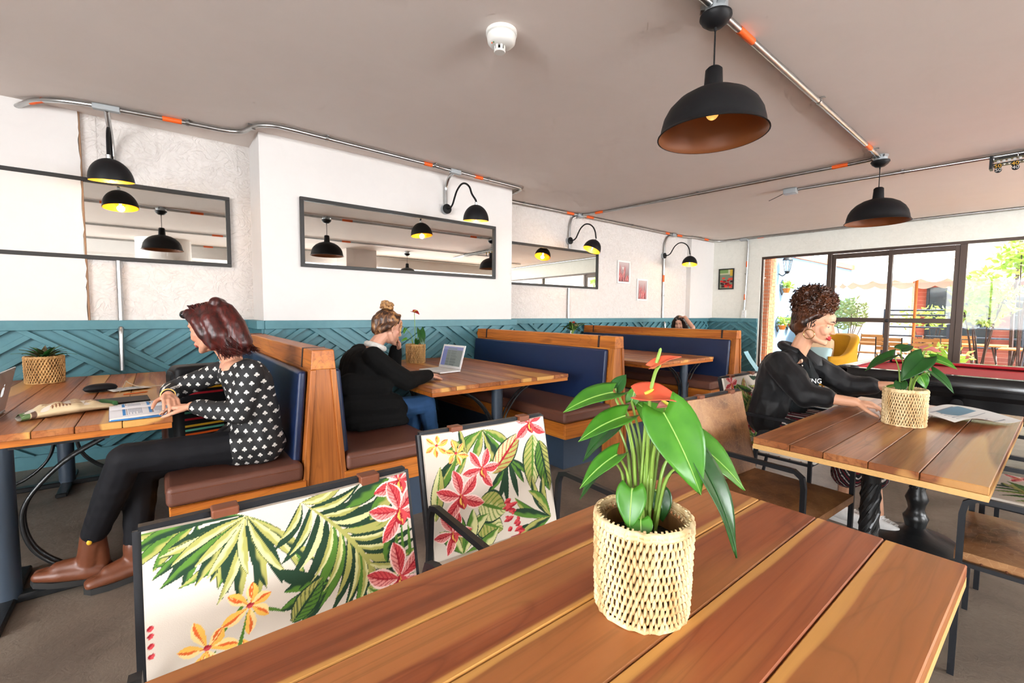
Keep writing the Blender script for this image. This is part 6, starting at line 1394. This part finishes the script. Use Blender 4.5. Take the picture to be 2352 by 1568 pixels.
m_ = NT('hair_brown'); f = m_.noise(m_.co((70, 70, 70)), 1, 3); f2 = m_.noise(m_.co((26, 60, 8)), 1, 3, .6, .5); m_.p(Base_Color=m_.ramp(f2, [(.40, srgb(44, 26, 18)), (.52, srgb(84, 52, 32)), (.66, srgb(176, 128, 80))]), Roughness=.38); m_.bump(f2, .5, .004); MATS['hair_brown'] = m_.m
H = MB(); P = lambda x, y, z: Mh @ V3((x, y, z)); H.ball((0, 0, 0), 1, 20, 14, mat=Mh @ Matrix.Translation((-.030, 0, .048)) @ Matrix.Diagonal((.102, .083, .086, 1)))
for sg in (-1, 1): chain(H, [P(.032, sg*.046, .098), P(.012, sg*.070, .060), P(-.005, sg*.074, .040), P(-.05, sg*.070, .0), P(-.085, sg*.04, -.03)], [.016, .014, .012, .030, .034])
chain(H, [P(-.10, 0, .03), P(-.098, 0, -.035), P(-.07, 0, -.075)], [.05, .04, .022]); vox('hair', H, .006, 3, 'hair_brown', t, .003, (60, 130), 12)
bun = MB(); rnd = random.Random(5)
for k in range(34):
    a0 = rnd.uniform(0, 6.28); rr = rnd.uniform(.022, .042); zz = rnd.uniform(-.018, .026); bun.tube([P(-.058+rr*math.cos(a0+j*.55), rr*1.15*math.sin(a0+j*.55), .150+zz+.006*math.sin(j*.9+k)) for j in range(9)], [.004]+[.0085]*7+[.003], 6)
part('hair_bun', bun, 'hair_bun', t, 60) if 'hair_bun' in MATS else None
strand_hair('hair_bun', srgb(110, 70, 40), srgb(206, 158, 100), (60, 60, 60)); part('hair_bun', bun, 'hair_bun', t, 60)
part('hair_lock', MB().tube(smoothpath([P(.052, -.062, .055), P(.055, -.072, .0), P(.05, -.068, -.06), P(.045, -.062, -.105)], 5), [.005]*8+[.003]*7+[.001], 6), 'hair_bun', t)
# ------------------------------------------------------------------ curly-haired woman at the cafe table (faces -Y)
t = thing('person', 'person with a curly updo and hoop earrings wearing a black velvet jacket', 'person', (3.22, 1.18, 0))
Mh = frame((.04, -.98, -.20), (3.20, .985, 1.240)); pel, wst, chs, nk = (3.22, 1.20, .60), (3.22, 1.185, .75), (3.21, 1.145, .925), (3.205, 1.085, 1.05); sR, sL = (3.035, 1.125, .99), (3.39, 1.10, .99)
rE, rW, lE, lW = (2.975, .955, .825), (3.02, .725, .815), (3.455, .875, .845), (3.465, .655, .872)
B = MB(); head(B, Mh); torso(B, pel, wst, chs, nk, (1, 0, 0), sR, sL, .86); chain(B, [nk, Mh @ V3((-.03, 0, -.05))], [.052, .050]); chain(B, [sR, rE, rW], [.045, .037, .027]); chain(B, [sL, lE, lW], [.045, .037, .027])
hand(B, rW, (.38, -.90, -.10), (.2, 0, -1), 1, (.30, .45, .35)); hand(B, lW, (.12, -.97, -.12), (-.3, 0, -1), -1, (.35, .45, .35))
LG = (((3.14, 1.18, .59), (3.15, .76, .60), (3.335, .825, .12)), ((3.30, 1.18, .59), (3.33, .74, .60), (3.335, .665, .12)))
for q in LG: chain(B, [q[0], q[1], V3(q[1])*.6+V3(q[2])*.4, q[2]], [.075, .055, .052, .036])
o, co = vox('body', B, .0036, 2, 'skin', t); skin_paint(o, co, SK3, Mh, srgb(168, 36, 44), cheek=srgb(224, 140, 116)); face(t, Mh)
C_ = MB(); torso(C_, wst, V3(wst)+V3((0, 0, .08)), chs, V3(nk)-V3((0, 0, .03)), (1, 0, 0), sR, sL, .98, .10, .098, .105, .05); chain(C_, [(3.215, 1.10, .72), (3.205, 1.045, .88), (3.205, 1.055, .98)], [.09, .09, .058]); vox('tee_shirt', C_, .007, 3, 'black_tee', t, .002, (20, 40), 2)
C_ = MB()
for o_ in (-.098, -.075, -.045): chain(C_, [V3((3.22+o_*1.25, 1.205, .63)), V3((3.22+o_*1.1, 1.19, .75)), V3((3.21+o_*1.1, 1.15, .93)), V3((3.205+o_*.9, 1.10, 1.015))], [.122, .116, .116, .062]); 
for o_ in (.098, .075, .045): chain(C_, [V3((3.22+o_*1.25, 1.205, .63)), V3((3.22+o_*1.1, 1.19, .75)), V3((3.21+o_*1.1, 1.15, .93)), V3((3.205+o_*.9, 1.10, 1.015))], [.122, .116, .116, .062])
chain(C_, [(3.22, 1.25, .62), (3.22, 1.24, .8), (3.21, 1.20, .97), (3.205, 1.14, 1.03)], [.085, .085, .085, .05])
chain(C_, [sR, V3(sR)*.5+V3(rE)*.5, rE, V3(rE)*.60+V3(rW)*.40], [.082, .084, .076, .060]); chain(C_, [sL, lE, V3(lE)*.45+V3(lW)*.55], [.08, .072, .056]); chain(C_, [sR, V3(nk)-V3((0, -.03, .03)), sL], [.070, .058, .070])
vox('jacket', C_, .007, 3, 'black_velvet', t, .012, (14, 40), 21)
ring = [V3(nk)+V3((.078*math.sin(a), .080*math.cos(a)+.008, .022+.03*math.cos(a))) for a in (math.radians(-125)+math.radians(250)*k/20 for k in range(21))]
part('collar', MB().tube(ring, [.012]+[.026]*19+[.012], 10), 'black_velvet', t, 60)
# collar lapels, zips, studs
for sg in (-1, 1):
    q = [V3((3.205+sg*.035, 1.150, 1.090)), V3((3.205+sg*.075, 1.07, 1.085)), V3((3.21+sg*.105, .995, 1.02)), V3((3.21+sg*.100, .985, .965)), V3((3.21+sg*.055, 1.00, .97)), V3((3.205+sg*.052, 1.06, 1.045))]
    mbc = MB(); nn = V3((sg*.6, -.7, .35)).normalized()*.010; vs_ = [p+nn*.3 for p in q]+[p+nn*1.6 for p in q]; mbc.add(vs_, [(0, 1, 5), (1, 2, 5), (2, 4, 5), (2, 3, 4), (6, 11, 7), (7, 11, 8), (8, 11, 10), (8, 10, 9)]+[(i, (i+1) % 6, 6+(i+1) % 6, 6+i) for i in range(6)])
    l_ = part('lapel', mbc, 'black_velvet', t, 60); b_ = l_.modifiers.new('b', 'BEVEL'); b_.width = .005; b_.segments = 3
    part('zip', MB().tube(smoothpath([(3.21+sg*.085, 1.015, .93), (3.215+sg*.07, 1.045, .85), (3.22+sg*.075, 1.07, .74)], 5), .0028, 5), 'silver', t)
    for zz in (.985, .925): part('stud', MB().ball((3.21+sg*.118, 1.015 if zz > .95 else 1.03, zz), (.008, .006, .008), 10, 8), 'silver', t, 180)
part('pocket_zip', MB().tube([(3.075, 1.125, .735), (3.055, 1.19, .67)], .003, 5), 'silver', t); part('cuff_zip', MB().tube([(2.945, .965, .765), (2.955, .90, .770), (2.985, .83, .775)], .003, 5), 'silver', t)
part('sleeve_patch', MB().ball((3.43, .90, .905), (.012, .045, .014), 10, 8), 'gold_number', t, 180)
text('shirt_lettering', 'ELING', .042, 'paper_white', None, (0, 0, 0), (0, 0, 0)); o = bpy.data.objects['shirt_lettering']; o.parent = t; o.location = V3((3.142, .974, .890))-V3(t.location); o.rotation_euler = (PI/2-.10, 0, -.74)
text('shirt_lettering', 'METRO', .018, 'paper_white', t, V3((3.19, 1.045, .815))-V3(t.location), (PI/2-.1, 0, -.12)) if False else None
# striped trousers
C_ = MB()
for h_, k_, a_ in LG: chain(C_, [h_, k_, V3(k_)*.45+V3(a_)*.55], [.095, .082, .088])
for xx in (3.14, 3.22, 3.30): C_.capsule((xx, 1.20, .595), (xx, 1.08, .59), .105, .095)
o, co = vox('trousers', C_, .0055, 3, 'trouser_print', t, .004, (16, 36), 31) if 'trouser_print' in MATS else (None, None)
if o is None:
    vcol('trouser_print', .75); o, co = vox('trousers', C_, .0055, 3, 'trouser_print', t, .004, (16, 36), 31)
ang = np.where(co[:, 2] > .52, co[:, 0]*1.0+co[:, 2]*.5, co[:, 0]*.8+co[:, 1]*.8-co[:, 2]*.12); ph = np.mod(ang/.030, 1.0); col = np.tile(np.array((.010, .010, .012)), (len(co), 1)); col[ph < .14] = srgb(206, 196, 190); col[(ph > .45) & (ph < .62)] = srgb(118, 20, 36); setpaint(o.data, col)
footwear(t, (3.335, .825, .095), (3.325, .68, .0155), (0, 0, 1), 'sneaker_white', 'rubber_white', 'sneaker', False, 41, 'rubber_white'); footwear(t, (3.335, .665, .095), (3.31, .52, .0155), (0, 0, 1), 'sneaker_white', 'rubber_white', 'sneaker', False, 43, 'rubber_white')
P = lambda x, y, z: Mh @ V3((x, y, z)); H = MB(); H.ball((0, 0, 0), 1, 20, 14, mat=Mh @ Matrix.Translation((-.030, 0, .050)) @ Matrix.Diagonal((.100, .082, .086, 1)))
for sg in (-1, 1): chain(H, [P(.040, sg*.042, .100), P(.015, sg*.068, .065), P(-.008, sg*.075, .042), P(-.05, sg*.073, .005), P(-.08, sg*.045, -.045)], [.016, .015, .013, .032, .034])
chain(H, [P(-.10, 0, .03), P(-.095, 0, -.04), P(-.07, 0, -.085)], [.05, .045, .024]); vox('hair', H, .006, 3, 'hair_curl', t, .009, (40, 90), 14)
H = MB(); H.ball((0, 0, 0), 1, 20, 14, mat=Mh @ Matrix.Translation((-.045, 0, .125)) @ Matrix.Diagonal((.110, .095, .098, 1))); vox('hair_mass', H, .007, 3, 'hair_curl', t, .016, (40, 80), 16)
cu = MB(); rnd = random.Random(9)
for k in range(520):
    a = rnd.uniform(0, 6.28); el = math.asin(rnd.uniform(-.6, 1)); e = V3((math.cos(a)*math.cos(el), math.sin(a)*math.cos(el), math.sin(el))); c = V3((-.046+e.x*.114, e.y*.098, .125+e.z*.103)); ax = (e+V3((rnd.uniform(-1, 1), rnd.uniform(-1, 1), rnd.uniform(-1, 1)))*1.0).normalized(); s1 = ax.orthogonal().normalized(); s2 = ax.cross(s1); r_ = rnd.uniform(.006, .012); Lc = rnd.uniform(.02, .055); m_ = 11; ph = rnd.uniform(0, 6)
    cu.tube([P(*(c+ax*(Lc*(j/m_-.4))+(s1*math.cos(ph+j*1.05)+s2*math.sin(ph+j*1.05))*r_*(1-.25*j/m_))) for j in range(m_)], [.0034]*(m_-1)+[.001], 4)
for k in range(150):
    a = rnd.uniform(-1.9, 1.9)+PI; zz = rnd.uniform(-.06, .09); c = V3((-.030+.100*math.cos(a), .084*math.sin(a), zz+.03)); c2 = c*.2+V3((-.04, 0, .17))*.8
    cu.tube(smoothpath([P(*c), P(*(c*.7+c2*.3+V3((math.cos(a)*.02, math.sin(a)*.02, .0)))), P(*(c*.4+c2*.6+V3((math.cos(a)*.035, math.sin(a)*.035, 0))))], 4), [.0018]*8+[.001], 4)
for k in range(30):
    sg = rnd.choice((-1, 1)); x0 = rnd.uniform(-.09, .015); z0 = rnd.uniform(.02, .11); cu.tube([P(x0+.006*math.cos(j*1.2), sg*(.070+.006*math.sin(j*1.2)), z0-j*.006) for j in range(9)], [.003]*8+[.001], 4)
part('hair_curls', cu, 'hair_curl', t, 60)
for sg in (-1, 1): part('hoop_earring', MB().tube([P(-.002+.029*math.cos(a)*1.0, sg*.083, -.062+.029*math.sin(a)) for a in (2*PI*k/28 for k in range(28))], .0024, 6, closed=True), 'gold', t)
# ------------------------------------------------------------------ person behind the farthest booth
t = thing('low_stool', 'plain wooden stool behind the farthest booth', 'stool', (7.42, 4.36, 0)); mk('seat', MB().box(-.22, .22, -.22, .22, .44, .48), 'pine', t, bevel=.01, seg=2)
for x in (-.17, .17):
    for y in (-.17, .17): mk('leg', MB().box(x-.02, x+.02, y-.02, y+.02, 0, .44), 'pine_z', t)
t = thing('person', 'person with long black hair resting a hand on the head behind the farthest booth', 'person', (7.40, 4.36, 0))
Mh = frame((-.86, -.42, -.30), (7.24, 4.335, 1.125)); pel, wst, chs, nk = (7.42, 4.36, .585), (7.42, 4.36, .72), (7.38, 4.35, .87), (7.33, 4.35, .97); sR, sL = (7.28, 4.51, .92), (7.40, 4.19, .92); lE, lW, rE, rW = (7.17, 4.03, 1.06), (7.19, 4.19, 1.235), (7.1, 4.5, .72), (7.0, 4.4, .74)
B = MB(); head(B, Mh); torso(B, pel, wst, chs, nk, (-.36, .93, 0), sL, sR, .9); chain(B, [nk, Mh @ V3((-.03, 0, -.05))], [.052, .050]); chain(B, [sL, lE, lW], [.045, .040, .028]); chain(B, [sR, rE, rW], [.045, .034, .026]); hand(B, lW, (.15, .9, .05), (.1, .1, -1), 1, (.3, .4, .3)); hand(B, rW, (-.8, -.4, -.1), (0, 0, -1), -1)
for h_, k_, a_ in (((7.38, 4.28, .57), (6.98, 4.16, .56), (7.0, 4.16, .1)), ((7.40, 4.44, .57), (7.0, 4.36, .56), (7.02, 4.36, .1))): chain(B, [h_, k_, a_], [.075, .055, .036])
o, co = vox('body', B, .006, 2, 'skin', t); skin_paint(o, co, SK2, Mh, srgb(170, 90, 86)); face(t, Mh)
C_ = MB(); torso(C_, pel, wst, chs, V3(nk)-V3((0, 0, .04)), (-.36, .93, 0), sL, sR, 1.05); vox('sweater', C_, .008, 3, 'black_wool', t)
C_ = MB()
for h_, k_, a_ in (((7.38, 4.28, .57), (6.98, 4.16, .56), (7.0, 4.16, .12)), ((7.40, 4.44, .57), (7.0, 4.36, .56), (7.02, 4.36, .12))): chain(C_, [h_, k_, a_], [.09, .068, .05])
vox('trousers', C_, .008, 3, 'blue_jeans', t)
for tx in ((6.86, 4.16, .0155), (6.88, 4.36, .0155)): footwear(t, (tx[0]+.14, tx[1], .10), tx, (0, 0, 1), 'black_wool', 'rubber_black', 'shoe', False, 51)
H = MB(); P = lambda x, y, z: Mh @ V3((x, y, z)); H.ball((0, 0, 0), 1, 20, 14, mat=Mh @ Matrix.Translation((-.024, 0, .048)) @ Matrix.Diagonal((.104, .086, .088, 1)))
for sg in (-1, 1): chain(H, [P(.05, sg*.05, .10), P(.02, sg*.085, .03), P(.0, sg*.098, -.06), P(-.03, sg*.10, -.18)], [.028, .032, .034, .03])
chain(H, [P(-.10, 0, .03), P(-.12, 0, -.1), P(-.11, 0, -.22)], [.05, .06, .05]); chain(H, [P(.0, .11, .02), P(-.02, .13, -.1)], [.03, .04]); vox('hair', H, .007, 3, 'hair_dark', t, .004, (50, 110), 18)
